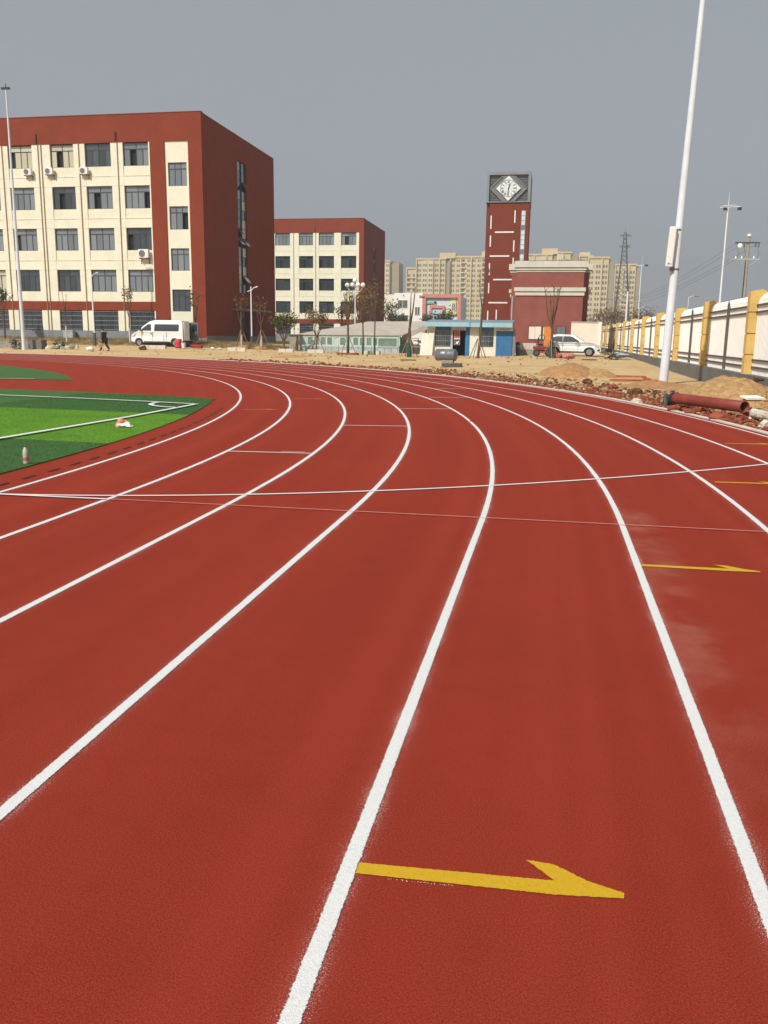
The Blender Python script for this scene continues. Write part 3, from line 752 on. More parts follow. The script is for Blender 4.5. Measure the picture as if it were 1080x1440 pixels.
# ------------------------------------------------------------------ clock tower
TY = 84.0
tw = thing('clock_tower', 'tall slim red clock tower with white bars and a grey clock box', 'clock tower', (41.0, TY, .2))
MB().box(38.90, 43.20, TY+.25, TY+4.4, -.3, 14.9).build('rear_shaft', 'tower_edge', tw)
MB().box(39.22, 43.22, TY, TY+.25, -.3, 14.9).build('front_wall', 'tower', tw)
for (x, za, zb_) in ((39.42, 12.38, 13.67), (39.42, 10.65, 11.74), (39.42, 7.85, 9.04), (39.42, 6.04, 7.07), (39.42, 3.3, 4.3), (41.80, 12.95, 14.15), (41.80, 10.15, 11.26), (41.80, 8.30, 9.56), (41.80, 5.54, 6.58), (41.80, 3.75, 4.94), (40.3, 3.4, 4.4)):
    MB().box(x-.06, x+.06, TY-.04, TY+.02, za, zb_).build('white_bar', 'dial', tw)
for (xa, xb, z) in ((39.85, 41.75, 12.06), (39.4, 41.4, 9.73), (39.85, 41.85, 7.41), (39.45, 41.4, 5.11)):
    MB().box(xa, xb, TY-.04, TY+.02, z-.07, z+.07).build('white_bar', 'dial', tw)
# glazed slit
f = MB(); f.box(42.42, 42.47, TY-.03, TY+.02, 5.2, 14.1); f.box(42.82, 42.87, TY-.03, TY+.02, 5.2, 14.1); so = None
for i in range(20): f.box(42.47, 42.82, TY-.028, TY+.02, 5.2+i*.468, 5.25+i*.468)
so = f.build('slit_window', 'slate', tw); pmA = MB().box(0, .35, 0, .02, 0, .418).mesh('pane', 'kblue'); pmB = MB().box(0, .35, 0, .02, 0, .418).mesh('pane', 'glass')
for i in range(19): piece('pane', pmA if (i*7) % 5 else pmB, so, (42.47, TY-.015, 5.25+i*.468))
# clock box
b = MB(); x0, x1, z0, z1 = 38.86, 43.24, 14.92, 17.80; F = .26
b.box(x0, x0+F, TY-.12, TY+.2, z0, z1); b.box(x1-F, x1, TY-.12, TY+.2, z0, z1); b.box(x0+F, x1-F, TY-.12, TY+.2, z1-F, z1); b.box(x0+F, x1-F, TY-.12, TY+.2, z0, z0+.08)
b.build('clock_box_frame', 'slate', tw)
MB().box(x0, x1, TY+.2, TY+4.42, z0, z1).build('clock_box', 'slate_dark', tw)
b = MB()
for i in range(17): z = z0+.12+i*.15; b.box(x0+F, x1-F, TY+.10, TY+.17, z, z+.07, Matrix.Rotation(R(25), 3, 'X'))
b.build('louvre', 'slate', tw, kind='stuff')
xm, zm = 41.04, 16.24
def dia(hw, hh, y0, y1): return MB().prism([(xm-hw, zm), (xm, zm-hh), (xm+hw, zm), (xm, zm+hh)], y0, y1, 'Y')
b = MB(); n = 15
for i in range(-n, n+1):      # diagonal slats of the grey diamond, clipped to the box
    zc = zm+i*.105; hw = 1.80*(1-abs(i*.105)/1.78)
    if hw > .15 and zc < z1-F and zc > z0+.1: b.box(max(xm-hw, x0+F), min(xm+hw, x1-F), TY-.02, TY+.06, zc-.04, zc+.04)
b.build('diamond_slat', 'slate_lite', tw, kind='stuff')
for sx in (-1, 1):
    for sz in (-1, 1):
        xa, za, xb, zb_ = xm+sx*1.80, zm, xm+sx*.62, zm+sz*1.17
        MB().tube([(xa, TY-.06, za), (xb, TY-.06, zb_)], .05, 4).build('diamond_rim', 'slate', tw)
cf = dia(1.22, 1.19, TY-.16, TY-.10).build('clock_face', 'dial', tw)
def ringY(mb, r0, r1, y0, y1, n=40):
    for i in range(n):
        a, c = 2*math.pi*i/n, 2*math.pi*(i+1)/n
        P = [(xm+r*math.cos(t_), y, zm+r*math.sin(t_)) for t_ in (a, c) for r in (r0, r1) for y in (y0, y1)]
        mb.add(P, [(0,2,6,4), (1,5,7,3), (0,4,5,1), (2,3,7,6)])
b = MB(); ringY(b, .79, .83, TY-.18, TY-.158); ringY(b, .36, .375, TY-.178, TY-.158); b.build('dial_ring', 'slate_dark', cf)
strokes = {12: 'XII', 1: 'I', 2: 'II', 3: 'III', 4: 'IV', 5: 'V', 6: 'VI', 7: 'VII', 8: 'VIII', 9: 'IX', 10: 'X', 11: 'XI'}
for hnum, s_ in strokes.items():
    an = R(hnum*30); b = MB(); gw = {'I': .055, 'V': .12, 'X': .12}; tw_ = sum(gw[c] for c in s_); u = -tw_/2
    def PT(u_, v_): # u across, v outward from the centre
        r_ = .62+v_
        return (xm+math.sin(an)*r_+math.cos(an)*u_, TY-.170, zm+math.cos(an)*r_-math.sin(an)*u_)
    for c in s_:
        segs = {'I': [((.0275, -.13), (.0275, .13))], 'V': [((.01, .13), (.06, -.13)), ((.11, .13), (.06, -.13))], 'X': [((.01, .13), (.11, -.13)), ((.11, .13), (.01, -.13))]}[c]
        for (a, d) in segs: b.tube([PT(u+a[0], a[1]), PT(u+d[0], d[1])], .013, 4)
        u += gw[c]
    b.build('numeral', 'black', cf)
b = MB(); b.prism([(xm-.035, zm), (xm-.09, zm-.66), (xm-.06, zm-.70), (xm-.02, zm-.66), (xm+.035, zm)], TY-.20, TY-.185); b.build('minute_hand', 'black', cf)
b = MB(); b.prism([(xm-.05, zm-.08), (xm+.05, zm-.08), (xm+.17, zm+.42), (xm+.15, zm+.50), (xm+.09, zm+.42)], TY-.218, TY-.203); b.build('hour_hand', 'black', cf)
MB().lathe([(0, -.225), (.06, -.225), (.06, -.18)], (xm, TY, zm), 12, 'Y').build('hub', 'black', cf)

# ------------------------------------------------------------------ gatehouse and end wall
GY = 76.0
gh = thing('gatehouse', 'low brick red gatehouse with two pale cornices before the clock tower', 'gatehouse', (45.6, GY, .2))
MB().box(42.58, 48.70, GY, GY+3, -.3, 7.7).build('front_wall', 'gate', gh)
MB().box(41.98, 49.25, GY+3, GY+9, -.3, 7.7).build('rear_wall', 'gate', gh)
def cornice(xa, xb, ya, yb, steps):
    b = MB()
    for (z0_, z1_, ov) in steps: b.box(xa-ov, xb+ov, ya-ov, yb, z0_, z1_)
    return b
UP = [(7.58, 7.76, .06), (7.76, 7.95, .16), (7.99, 8.55, .26)]; LO = [(5.48, 5.76, .10), (5.76, 5.86, .05), (5.86, 6.20, .20)]
for st in (UP, LO):
    cornice(42.58, 48.70, GY, GY+2.99, st).build('cornice', 'stone', gh)
    cornice(41.98, 49.25, GY+3.3, GY+9, [(a-.004, b_-.004, o_*1.2) for a, b_, o_ in st]).build('cornice', 'stone', gh)
MB().box(42.4, 48.9, GY-.2, GY+9.2, 8.55, 8.6).build('roof', 'concrete', gh)
for xa, xb, za, zb_, n_, m_ in ((43.9, 45.05, 1.5, 2.66, 2, 'wall_w'), (46.45, 47.25, 1.5, 2.62, 2, 'glass'), (45.2, 46.1, 1.5, 2.62, 1, 'stone')):
    f = MB(); f.box(xa-.05, xb+.05, GY-.05, GY-.002, za-.05, za); f.box(xa-.05, xb+.05, GY-.05, GY-.002, zb_, zb_+.05)
    f.box(xa-.05, xa, GY-.05, GY-.002, za, zb_); f.box(xb, xb+.05, GY-.05, GY-.002, za, zb_)
    fo = f.build('window', 'frame', gh)
    for i in range(n_):
        MB().box(xa+(xb-xa)*i/n_+.012, xa+(xb-xa)*(i+1)/n_-.012, GY-.03-.012*i, GY-.004, za, zb_).build('pane', m_, fo)
f = MB()
for i in range(6): f.box(46.45, 47.25, GY-.075, GY-.06, 1.6+i*.18, 1.62+i*.18)
f.build('window_grille', 'darkbar', gh)
MB().tube([(42.25, GY-.1, .3), (42.25, GY-.1, 5.4)], .06, 6).build('downpipe', 'bluegrey', gh)
ew = thing('white_end_wall', 'plain off-white wall panel behind the white car beside the gatehouse', 'wall', (49, 73.2, .3))
MB().box(47.72, 50.12, 73.2, 73.4, -.1, 3.02).build('wall_face', 'wall_w', ew)
MB().box(50.12, 50.36, 73.1, 73.5, -.1, 3.08).build('wall_pier', 'fence_w', ew)
MB().box(47.68, 50.10, 73.14, 73.46, 3.02, 3.08).build('wall_coping', 'stone', ew)
tp = []
for x_, h_, lb in ((48.68, 4.75, 'thin white steel post beside right corner of gatehouse'), (49.0, 4.9, 'slightly taller white steel post right of its twin by the gatehouse')):
    p = thing('steel_post', lb, 'post', (x_, 80, .3), 'white posts beside the gatehouse')
    MB().tube([(x_, 80, 0), (x_, 80, h_)], .05, 8).build('shaft', 'white_metal', p); MB().box(x_-.1, x_+.1, 79.9, 80.1, h_, h_+.06).build('cap', 'white_metal', p)

# ------------------------------------------------------------------ yellow and white boundary fence
fn = thing('boundary_fence', 'white picket fence with yellow posts on a grey base wall at right', 'fence', (52.0, 20, 0))
FX, BAY, PW = 52.0, 8.17, .36
def fz(y): return 0.0   # level
MB().box(FX, FX+.5, -30, 104, -.4, .58).build('base_wall', 'concrete', fn)
post = MB()
for i, (za, zb_) in enumerate(((.58, 1.16), (1.20, 1.80), (1.84, 2.45), (2.49, 3.02))): post.box(-.0, .60, 0, PW, za, zb_)
for z in (1.16, 1.80, 2.45): post.box(.03, .57, .03, PW-.03, z, z+.04)
post.add([(0, 0, 3.02), (.6, 0, 3.02), (.6, PW, 3.02), (0, PW, 3.02), (.0, 0, 3.10), (.34, 0, 3.16), (.6, 0, 3.04), (0, PW, 3.10), (.34, PW, 3.16), (.6, PW, 3.04)],
         [(0,1,6,5,4), (3,7,8,9,2), (0,4,7,3), (4,5,8,7), (5,6,9,8), (1,2,9,6)])
post_me = post.mesh('post', 'fence_y')
# the square posts are solid cores with narrow recessed joints
pk = MB(); pk.tube([(0, 0, .58), (0, 0, 2.72), (.03, 0, 2.86), (.12, 0, 2.99), (.24, 0, 3.04), (.33, 0, 3.0)], [.02, .02, .016, .013, .012, .008], 4)
pk_me = pk.mesh('picket', 'fence_w')
rail = MB()
for z in (.80, 1.02, 2.47, 2.68): rail.box(0, .04, 0, BAY-PW, z-.035, z+.035)
RZ = (.80, 1.02, 2.47, 2.68)
rail_me = MB().box(.015, .04, 0, BAY-PW, -.03, .03).mesh('rail', 'fence_d')
mid = MB(); mid.box(-.02, .05, -.035, .035, .6, 2.84); mid.add([(-.03, -.05, 2.84), (.06, -.05, 2.84), (.06, .05, 2.84), (-.03, .05, 2.84), (.015, 0, 3.02)], [(0,1,4), (1,2,4), (2,3,4), (3,0,4), (0,3,2,1)])
mid_me = mid.mesh('centre_bar', 'fence_d')
far_pk = MB(); npk = 0
for k in range(-5, 10):
    y0 = 21.4+BAY*k
    piece('post', post_me, fn, (FX, y0, 0))
    if k < 10:
        ya = y0+PW
        for z in RZ: piece('rail', rail_me, fn, (FX+.19, ya, z))
        piece('centre_bar', mid_me, fn, (FX+.165, ya+(BAY-PW)/2, 0))
        n = 52
        for i in range(n):
            yy = ya+(BAY-PW)*(i+.5)/n
            if k in (-1, 0, 1): piece('picket', pk_me, fn, (FX+.255, yy, 0))
            else:
                far_pk.add([(v.co.x+FX+.255, v.co.y+yy, v.co.z) for v in pk_me.vertices], [tuple(p.vertices) for p in pk_me.polygons])
piece('post', post_me, fn, (FX, 21.4+BAY*10, 0))
far_pk.build('picket_row', 'fence_w', fn, kind='stuff')

# ------------------------------------------------------------------ site shed with two cabins
SY = 62.0
sh = thing('site_shed', 'white and blue site shed with barred windows and pale blue eaves', 'shed', (39.6, SY, .1))
def wallbox(a, b, z0_, z1_, m_='shed_w', nm='wall_panel', y0_=SY, y1_=SY+.08): return MB().box(a, b, y0_, y1_, z0_, z1_).build(nm, m_, sh)
MB().box(36.3, 43.05, SY+1.2, SY+3, -.1, 2.35).build('interior_core', 'dark', sh)
MB().box(36.25, 36.33, SY+.08, SY+3, -.1, 2.4).build('side_wall', 'shed_w', sh); MB().box(43.0, 43.08, SY+.08, SY+3, -.1, 2.4).build('side_wall', 'shed_b', sh)
wallbox(36.3, 36.9, -.1, 2.4); wallbox(36.9, 38.15, -.1, .82); wallbox(36.9, 38.15, 2.16, 2.4, 'shed_b'); wallbox(38.15, 38.32, -.1, 2.4, 'bluegrey')
wallbox(38.32, 39.35, 2.12, 2.4, 'poster_w', 'name_plate'); wallbox(39.35, 39.50, -.1, 2.4, 'shed_b')
wallbox(39.66, 40.38, -.1, 2.4); wallbox(40.38, 41.55, -.1, .84); wallbox(40.38, 41.55, 2.14, 2.4, 'shed_b'); wallbox(41.55, 41.74, -.1, 2.4, 'shed_w')
wallbox(41.74, 43.05, 2.10, 2.4, 'poster_w', 'name_plate')
MB().box(39.50, 39.66, SY-.02, SY+.02, -.1, 2.38).build('corner_trim', 'shed_b', sh)
MB().box(43.05, 43.25, SY+.0, SY+.5, -.1, 2.3).build('downpipe_box', 'plinth', sh)
for xa, xb, za, zb_ in ((36.9, 38.15, .82, 2.16), (40.38, 41.55, .84, 2.14)):
    wo = window(sh, xa, xb, za, zb_, SY+.03, 'two', 'glass_dark')
    b = MB()
    for i in range(4): z = za+.08+(zb_-za-.16)*i/3; b.box(xa, xb, SY-.05, SY-.03, z-.009, z+.009)
    for i in range(7): x = xa+(xb-xa)*i/9; b.box(x-.006, x+.006, SY-.028, SY-.012, za, zb_)
    b.build('window_grille', 'grillebar', sh)
# blue doors: one standing open, one shut with ribs
d = MB(); d.box(41.76, 43.0, SY+.0, SY+.05, 0, 2.08)
for i in range(9): d.box(41.82+i*.13, 41.87+i*.13, SY-.018, SY, .08, 2.0)
dd = d.build('door', 'shed_b', sh); MB().box(41.84, 41.9, SY-.07, SY-.02, 1.0, 1.12).build('handle', 'steel_grey', dd)
dd = MB().box(39.30, 39.345, SY+.1, SY+1.1, 0, 2.08).build('door', 'shed_b', sh); MB().box(39.22, 39.29, SY+.9, SY+.95, 1.0, 1.1).build('handle', 'steel_grey', dd)
# fading marks on the two lintel plates
for xa, xb in ((38.45, 39.25), (41.95, 42.85)):
    b = MB(); n = 6
    for i in range(n):
        x = xa+(xb-xa)*i/n; b.box(x, x+.09, SY-.006, SY-.001, 2.20, 2.23); b.box(x+.03, x+.055, SY-.006, SY-.001, 2.16, 2.20); b.box(x+.01, x+.08, SY-.006, SY-.001, 2.27, 2.29)
    b.build('faded_lettering', 'steel_dark', sh)
rf = MB(); rf.prism([(SY-.55, 2.42), (SY-.55, 2.72), (SY+3.3, 3.0), (SY+3.3, 2.7)], 36.05, 43.0, 'X'); rf.build('roof', 'shed_roof', sh)
b = MB(); b.box(36.05, 39.68, SY-.60, SY-.552, 2.40, 2.74); b.box(39.72, 43.0, SY-.60, SY-.552, 2.38, 2.72); b.build('eave_fascia', 'shed_eave', sh)
MB().prism([(39.69, 2.3), (39.72, 2.3), (39.72, 2.78), (39.69, 2.78)], SY-.62, SY+.1, 'Y').build('eave_joint', 'steel_dark', sh)
pb = thing('poster_board', 'faded red and white poster leaning inside the dark shed doorway', 'poster', (38.66, SY+.05, .1))
MB().box(38.42, 38.88, SY+.05, SY+.08, .98, 2.08).build('board', 'poster_w', pb)
MB().box(38.44, 38.86, SY+.042, SY+.048, 1.52, 2.06).build('red_print', 'poster_red', pb)
b = MB(); b.box(38.44, 38.86, SY+.042, SY+.048, 1.0, 1.42); b.build('dark_print', 'steel_dark', pb)
b = MB(); b.prism([(38.47, 1.05), (38.6, 1.12), (38.56, 1.25), (38.7, 1.22), (38.82, 1.32), (38.8, 1.2), (38.72, 1.14), (38.76, 1.04), (38.64, 1.08)], SY+.036, SY+.040, 'Y'); b.build('pale_print', 'kwhite', pb)
for i, (x, ang, lb) in enumerate(((36.0, 9, 'wider white board leaning on the left end of the site shed'), (36.5, 7, 'narrower white board leaning against the shed corner next to the window'))):
    lp = thing('leaning_board', lb, 'board', (x, SY-.35, .08), 'white boards leaning on the shed')
    MB().box(x-.28+.06*i, x+.28-.06*i, SY-.36, SY-.33, .0, 1.9+.1*i, Matrix.Rotation(R(-ang), 3, 'X') @ Matrix.Rotation(R(4), 3, 'Y'), (x, SY-.35, .05)).build('panel', 'shed_w', lp)
    MB().box(x-.26+.06*i, x+.26-.06*i, SY-.42, SY-.39, .05, .12).build('foot_batten', 'stake', lp)

# ------------------------------------------------------------------ long tarpaulin shed
ts = thing('tarpaulin_shed', 'long pale green shed under a grey tarpaulin roof behind young trees', 'shed', (29, 67, .2))
MB().box(24.5, 33.3, 66.6, 70.5, 0, 1.5).build('interior_core', 'mint_d', ts)
rf = MB(); rf.add([(24.2, 65.9, 1.66), (33.6, 65.9, 1.70), (35.9, 69.5, 2.95), (29.8, 69.5, 2.85), (24.9, 70.2, 1.75), (24.2, 65.9, 1.60), (33.6, 65.9, 1.64), (35.9, 69.5, 2.85), (29.8, 69.5, 2.75), (24.9, 70.2, 1.65)],
       [(0,1,2,3), (0,3,4), (5,8,7,6), (5,9,8), (0,5,6,1), (1,6,7,2), (2,7,8,3), (3,8,9,4), (4,9,5,0)])
rf.build('tarpaulin_roof', 'tarp', ts)
MB().prism([(33.4, 1.6), (35.8, 2.75), (35.8, 2.3), (33.4, 1.2)], 66.6, 66.65, 'Y').build('tarpaulin_flap', 'tarp', ts)
x = 24.5; i = 0
while x < 33.2:
    wd = .58
    MB().box(x, min(x+wd-.02, 33.3), 66.0, 66.05, .62, .80).build('wall_panel', 'mint', ts)
    MB().box(x, min(x+wd-.02, 33.3), 66.0, 66.05, 1.42, 1.66).build('wall_panel', 'mint', ts)
    MB().box(x, x+.16, 66.0, 66.05, .80, 1.42).build('wall_panel', 'mint', ts)
    MB().box(x+.17, min(x+wd-.01, 33.3), 66.03, 66.05, .80, 1.42).build('window_pane', 'mint_d' if (i % 7) not in (0, 5) else 'mint', ts)
    MB().box(x+.005, min(x+wd-.02, 33.3), 65.98, 66.05, .0, .60).build('lower_board', 'bluegrey', ts)
    x += wd; i += 1
MB().box(31.5, 33.1, 65.95, 66.0, .72, 1.40).build('side_window', 'mint_d', ts)
b = MB(); b.box(31.4, 33.2, 65.93, 65.99, .64, .72); b.box(31.4, 33.2, 65.93, 65.99, 1.40, 1.5); b.box(31.4, 31.5, 65.93, 65.99, .72, 1.4); b.box(33.1, 33.2, 65.93, 65.99, .72, 1.4); b.build('window_surround', 'mint', ts)
gf = thing('green_wire_gate', 'dark green wire gate beside the end of the tarpaulin shed', 'gate', (34.4, 65.6, .15))
b = MB()
for x in (33.5, 34.2, 35.0): b.tube([(x, 65.6, 0), (x, 65.6, 1.5)], .03, 6)
for z in (.15, .85, 1.45): b.tube([(33.5, 65.6, z), (35.0, 65.6, z)], .02, 5)
b.build('gate_frame', 'wrap_g', gf)
b = MB()
for i in range(14): b.tube([(33.55+i*.105, 65.6, .15), (33.55+i*.105, 65.6, 1.45)], .006, 3)
b.build('wire_mesh', 'wrap_g', gf, kind='stuff')
def blob(mb, c, sx, sy, sz, seed, jag=.18, sub=2):
    bm = bmesh.new(); bmesh.ops.create_icosphere(bm, subdivisions=sub, radius=1)
    q = random.Random(seed); ph = [q.uniform(0, 6.28) for _ in range(6)]
    vs_ = []
    for v in bm.verts:
        p = v.co; k = 1+jag*(math.sin(p.x*3.1+ph[0])*math.sin(p.y*2.7+ph[1])+.6*math.sin(p.z*4.3+ph[2]+p.x*2)) + q.uniform(-jag, jag)*.35
        vs_.append((c[0]+p.x*sx*k, c[1]+p.y*sy*k, c[2]+p.z*sz*k))
    mb.add(vs_, [tuple(v.index for v in f.verts) for f in bm.faces]); bm.free()
wb = thing('white_bag_heap', 'heap of crumpled white bags under the tarpaulin flap', 'bag heap', (34.7, 66.4, .15))
for i, (x, z, s_) in enumerate(((34.2, 1.15, .34), (34.7, 1.0, .38), (35.2, .9, .32))):
    b = MB(); blob(b, (x, 66.5, z), s_, .25, s_*.5, 40+i); b.build('bag', 'bag_w', wb)
b = MB(); b.box(33.9, 35.5, 66.2, 66.9, .0, .68); b.build('dark_pallet', 'steel_dark', wb)
# rubble bin at the left end of the shed
sb = thing('stone_pillar', 'rough grey stone pillar at the left end of the green shed', 'pillar', (24.1, 65.6, .2))
b = MB(); b.box(23.75, 24.4, 65.4, 66.0, .1, 1.5); b.build('shaft', 'oldconcrete', sb, bevel=.05); MB().box(23.7, 24.7, 65.35, 66.05, 1.5, 1.62).build('cap_slab', 'steel_dark', sb)

# ------------------------------------------------------------------ nursery school beyond
ky = 190.0
kn = thing('nursery_school', 'white two-storey nursery with a pink framed gable behind the sheds', 'building', (17, ky, 0))
MB().box(2.0, 10.5, ky+6, ky+16, 0, 11.15).build('rear_block', 'wall_w', kn)
MB().box(10.5, 17.0, ky, ky+14, 0, 11.2).build('white_block', 'kwhite', kn)
MB().box(17.0, 25.5, ky+.6, ky+14, 0, 10.6).build('gable_block', 'kblue', kn)
b = MB(); b.box(16.95, 25.7, ky, ky+.6, 10.2, 11.0); b.box(16.95, 17.7, ky, ky+.6, 0, 10.2); b.box(24.9, 25.7, ky, ky+.6, 0, 10.2); b.build('pink_frame', 'kpink', kn)
MB().box(16.2, 17.3, ky-.3, ky, 10.4, 10.7).build('roof_lip', 'kpink', kn)
b = MB(); b.box(18.6, 22.0, ky+.1, ky+.6, 7.9, 8.5); b.box(18.6, 19.1, ky+.1, ky+.6, 3, 7.9); b.box(21.5, 22.0, ky+.1, ky+.6, 3, 7.9); b.build('pink_arch', 'kpink', kn)
MB().box(19.1, 21.5, ky+.4, ky+.6, 3, 7.9).build('arch_glass', 'kblue', kn)
b = MB(); b.box(22.3, 23.0, ky+.1, ky+.6, 3, 7.2); b.box(23.0, 24.7, ky+.1, ky+.6, 6.6, 7.1); b.box(23.4, 24.5, ky+.2, ky+.6, 7.1, 9.6); b.box(23.0, 24.6, ky+.1, ky+.6, 4.6, 5.1); b.build('yellow_balcony', 'kyellow', kn)
b = MB(); b.box(17.8, 20.0, ky+.3, ky+.6, 8.9, 9.4); b.box(19.6, 20.0, ky+.3, ky+.6, 8.2, 9.4); b.build('green_trim', 'kgreen', kn)
for xa, xb, za, zb_ in ((11.38, 13.5, 7.9, 9.6), (15.3, 16.35, 6.35, 8.1), (11.4, 13.7, 4.6, 6.3), (23.7, 24.3, 7.5, 9.0), (15.3, 16.3, 2.6, 4.6)):
    w_ = MB(); y_ = ky-.06 if xa < 17 else ky+.12
    w_.box(xa-.08, xb+.08, y_, y_+.05, za-.08, za); w_.box(xa-.08, xb+.08, y_, y_+.05, zb_, zb_+.08); w_.box(xa-.08, xa, y_, y_+.05, za, zb_); w_.box(xb, xb+.08, y_, y_+.05, za, zb_); w_.box((xa+xb)/2-.04, (xa+xb)/2+.04, y_, y_+.05, za, zb_)
    wo = w_.build('window', 'kwhite', kn); MB().box(xa, (xa+xb)/2-.04, y_+.02, y_+.05, za, zb_).build('pane', 'apt_win', wo); MB().box((xa+xb)/2+.04, xb, y_+.02, y_+.05, za, zb_).build('pane', 'apt_win', wo)

# ------------------------------------------------------------------ far apartment blocks
def apartment(label, Y, x0, x1, H, seed, dark_l=0.0, dark_r=0.0, house=None, dep=16, bays=None):
    q = random.Random(seed); ap = thing('apartment_block', label, 'apartment block', ((x0+x1)/2, Y, 0), 'apartment towers on the skyline')
    w_ = x1-x0
    MB().box(x0, x1, Y, Y+dep, 0, H).build('facade', 'apt', ap)
    MB().box(x0-.4, x1+.4, Y-.5, Y+dep+.4, H, H+.9).build('parapet', 'apt', ap)
    if house: MB().box(house[0], house[1], Y+2, Y+dep-2, H+.9, H+house[2]).build('roof_house', 'apt', ap)
    nb = max(2, int(w_/3.1)); st = 2.95; nf = int((H-1.5)/st)
    win, bal, fin = MB(), MB(), MB()
    for i in range(nb):
        xa = x0+w_*i/nb; bw = w_/nb
        kind = q.choice(['balcony', 'plain', 'plain', 'plain', 'bay'])
        off = 0
        if kind == 'bay': fin.box(xa+.25, xa+bw-.25, Y-1.2, Y, 0, H-.6); off = -1.2
        for k in range(nf):
            z = 1.4+k*st
            if kind == 'balcony':
                win.box(xa+.8, xa+bw-.8, Y-.04, Y+.02, z+.5, z+2.1)
                bal.box(xa+.3, xa+bw-.3, Y-.8, Y-.0, z-.3, z+.5)
            else:
                win.box(xa+.7, xa+bw*.45, Y+off-.05, Y+off+.02, z+.5, z+2.0); win.box(xa+bw*.58, xa+bw-.7, Y+off-.05, Y+off+.02, z+.5, z+2.0)
        if i % 2 == 0: fin.box(xa-.25, xa+.25, Y-.9, Y-.0, 0, H)
    win.build('window', 'apt_win', ap, kind='stuff'); bal.build('balcony', 'apt2', ap, kind='stuff'); fin.build('bay_front', 'apt2', ap, kind='stuff')
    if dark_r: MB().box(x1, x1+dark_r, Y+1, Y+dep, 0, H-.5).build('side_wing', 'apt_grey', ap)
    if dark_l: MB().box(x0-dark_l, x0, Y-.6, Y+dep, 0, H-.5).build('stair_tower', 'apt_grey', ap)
    return ap
s_ = 1.0
def ax(px): # helper for the skyline layout at Y = 530 (metres along X)
    return px
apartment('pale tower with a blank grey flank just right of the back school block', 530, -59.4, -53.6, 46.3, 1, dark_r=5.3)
apartment('lowest beige block, stepped down, at the left of the main skyline group', 530, -43.3, -37.4, 42.0, 2)
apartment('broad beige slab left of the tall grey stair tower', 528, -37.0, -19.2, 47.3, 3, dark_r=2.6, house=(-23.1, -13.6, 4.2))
apartment('wide beige slab partly hidden behind the clock tower', 531, -16.5, 11.8, 48.7, 4, house=(2.0, 7.5, 3.7))
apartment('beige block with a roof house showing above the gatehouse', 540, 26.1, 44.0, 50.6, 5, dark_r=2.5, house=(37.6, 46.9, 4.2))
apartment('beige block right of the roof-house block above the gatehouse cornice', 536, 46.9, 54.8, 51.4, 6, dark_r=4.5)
apartment('beige block behind the right end of the gatehouse', 534, 59.8, 67.6, 49.1, 7, house=(59.8, 66.0, 2.9))
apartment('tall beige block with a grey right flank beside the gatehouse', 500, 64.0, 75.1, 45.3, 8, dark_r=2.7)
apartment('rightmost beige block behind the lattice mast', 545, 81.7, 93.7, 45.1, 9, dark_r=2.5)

# ------------------------------------------------------------------ poles, masts and lamps
def pole(name, label, cat, x, y, z0_, h, r0, r1, m_='pole', group=None, lean=(0, 0), n=24):
    p = thing(name, label, cat, (x, y, z0_), group)
    MB().tube([(x, y, z0_-.3), (x+lean[0]*.5, y+lean[1]*.5, z0_+h*.5), (x+lean[0], y+lean[1], z0_+h)], [r0, (r0+r1)/2, r1], n).build('shaft', m_, p)
    return p
mp = pole('flood_pole', 'tall grey-white tapered pole with a white speaker box at right', 'pole', 50.16, 25.9, 0.0, 15.5, .165, .075, 'pole', lean=(.40, 0))
MB().lathe([(.26, 0), (.26, .03), (.19, .05)], (50.16, 25.9, 0.02), 14).build('base_flange', 'pole', mp)
sp = thing('column_speaker', 'long white column loudspeaker strapped to the tall right pole', 'speaker', (50.02, 25.75, 4.2))
tilt = Matrix.Rotation(R(2.5), 3, 'Y')
MB().box(49.93, 50.17, 25.55, 25.76, 4.15, 5.52, tilt).build('housing', 'white_metal', sp, bevel=.02)
MB().box(49.965, 50.135, 25.53, 25.548, 4.25, 5.46, tilt, (50.05, 25.65, 4.835)).build('grille', 'ac', sp)
MB().lathe([(0, 25.52), (.02, 25.52), (.02, 25.55)], (50.0, 0, 4.27), 8, 'Y').build('volume_knob', 'trim', sp)
b = MB()
for z in (4.05, 5.4): b.lathe([(.15, z), (.15, z+.06), (.13, z+.06)], (50.28+.0, 25.9, 0), 12)
b.box(50.08, 50.22, 25.74, 25.86, 4.02, 4.14); b.build('clamp', 'steel_grey', sp)
lp = pole('flood_pole', 'tall slim white pole in front of the near school block at far left', 'pole', 4.46, 56.0, .2, 19.4, .15, .055, 'pole')
b = MB(); b.box(4.1, 4.75, 55.9, 56.1, 19.55, 19.68); b.tube([(4.46, 56, 19.68), (4.46, 56, 19.95)], .03, 5); b.build('top_bracket', 'trim', lp)
cp = pole('camera_pole', 'white pole with crossarm, cameras and lightning rod beyond the fence', 'camera pole', 61.4, 80, 0, 13.6, .11, .06, 'white_metal')
b = MB(); b.tube([(60.7, 80, 13.62), (62.45, 80, 13.66)], .05, 6); b.tube([(60.9, 79.9, 13.75), (62.1, 79.9, 13.8)], .03, 5); b.build('crossarm', 'white_metal', cp)
MB().tube([(61.4, 80, 13.6), (61.42, 80, 14.9)], [.04, .01], 5).build('lightning_rod', 'white_metal', cp)
for x in (61.15, 62.4): MB().box(x-.16, x+.16, 79.8, 80.1, 13.36, 13.58).build('camera', 'trim', cp)
l3 = pole('street_lamp', 'far white lamp pole with twin short arms above the fence', 'street lamp', 60.5, 150, 0, 14.0, .12, .06, 'white_metal')
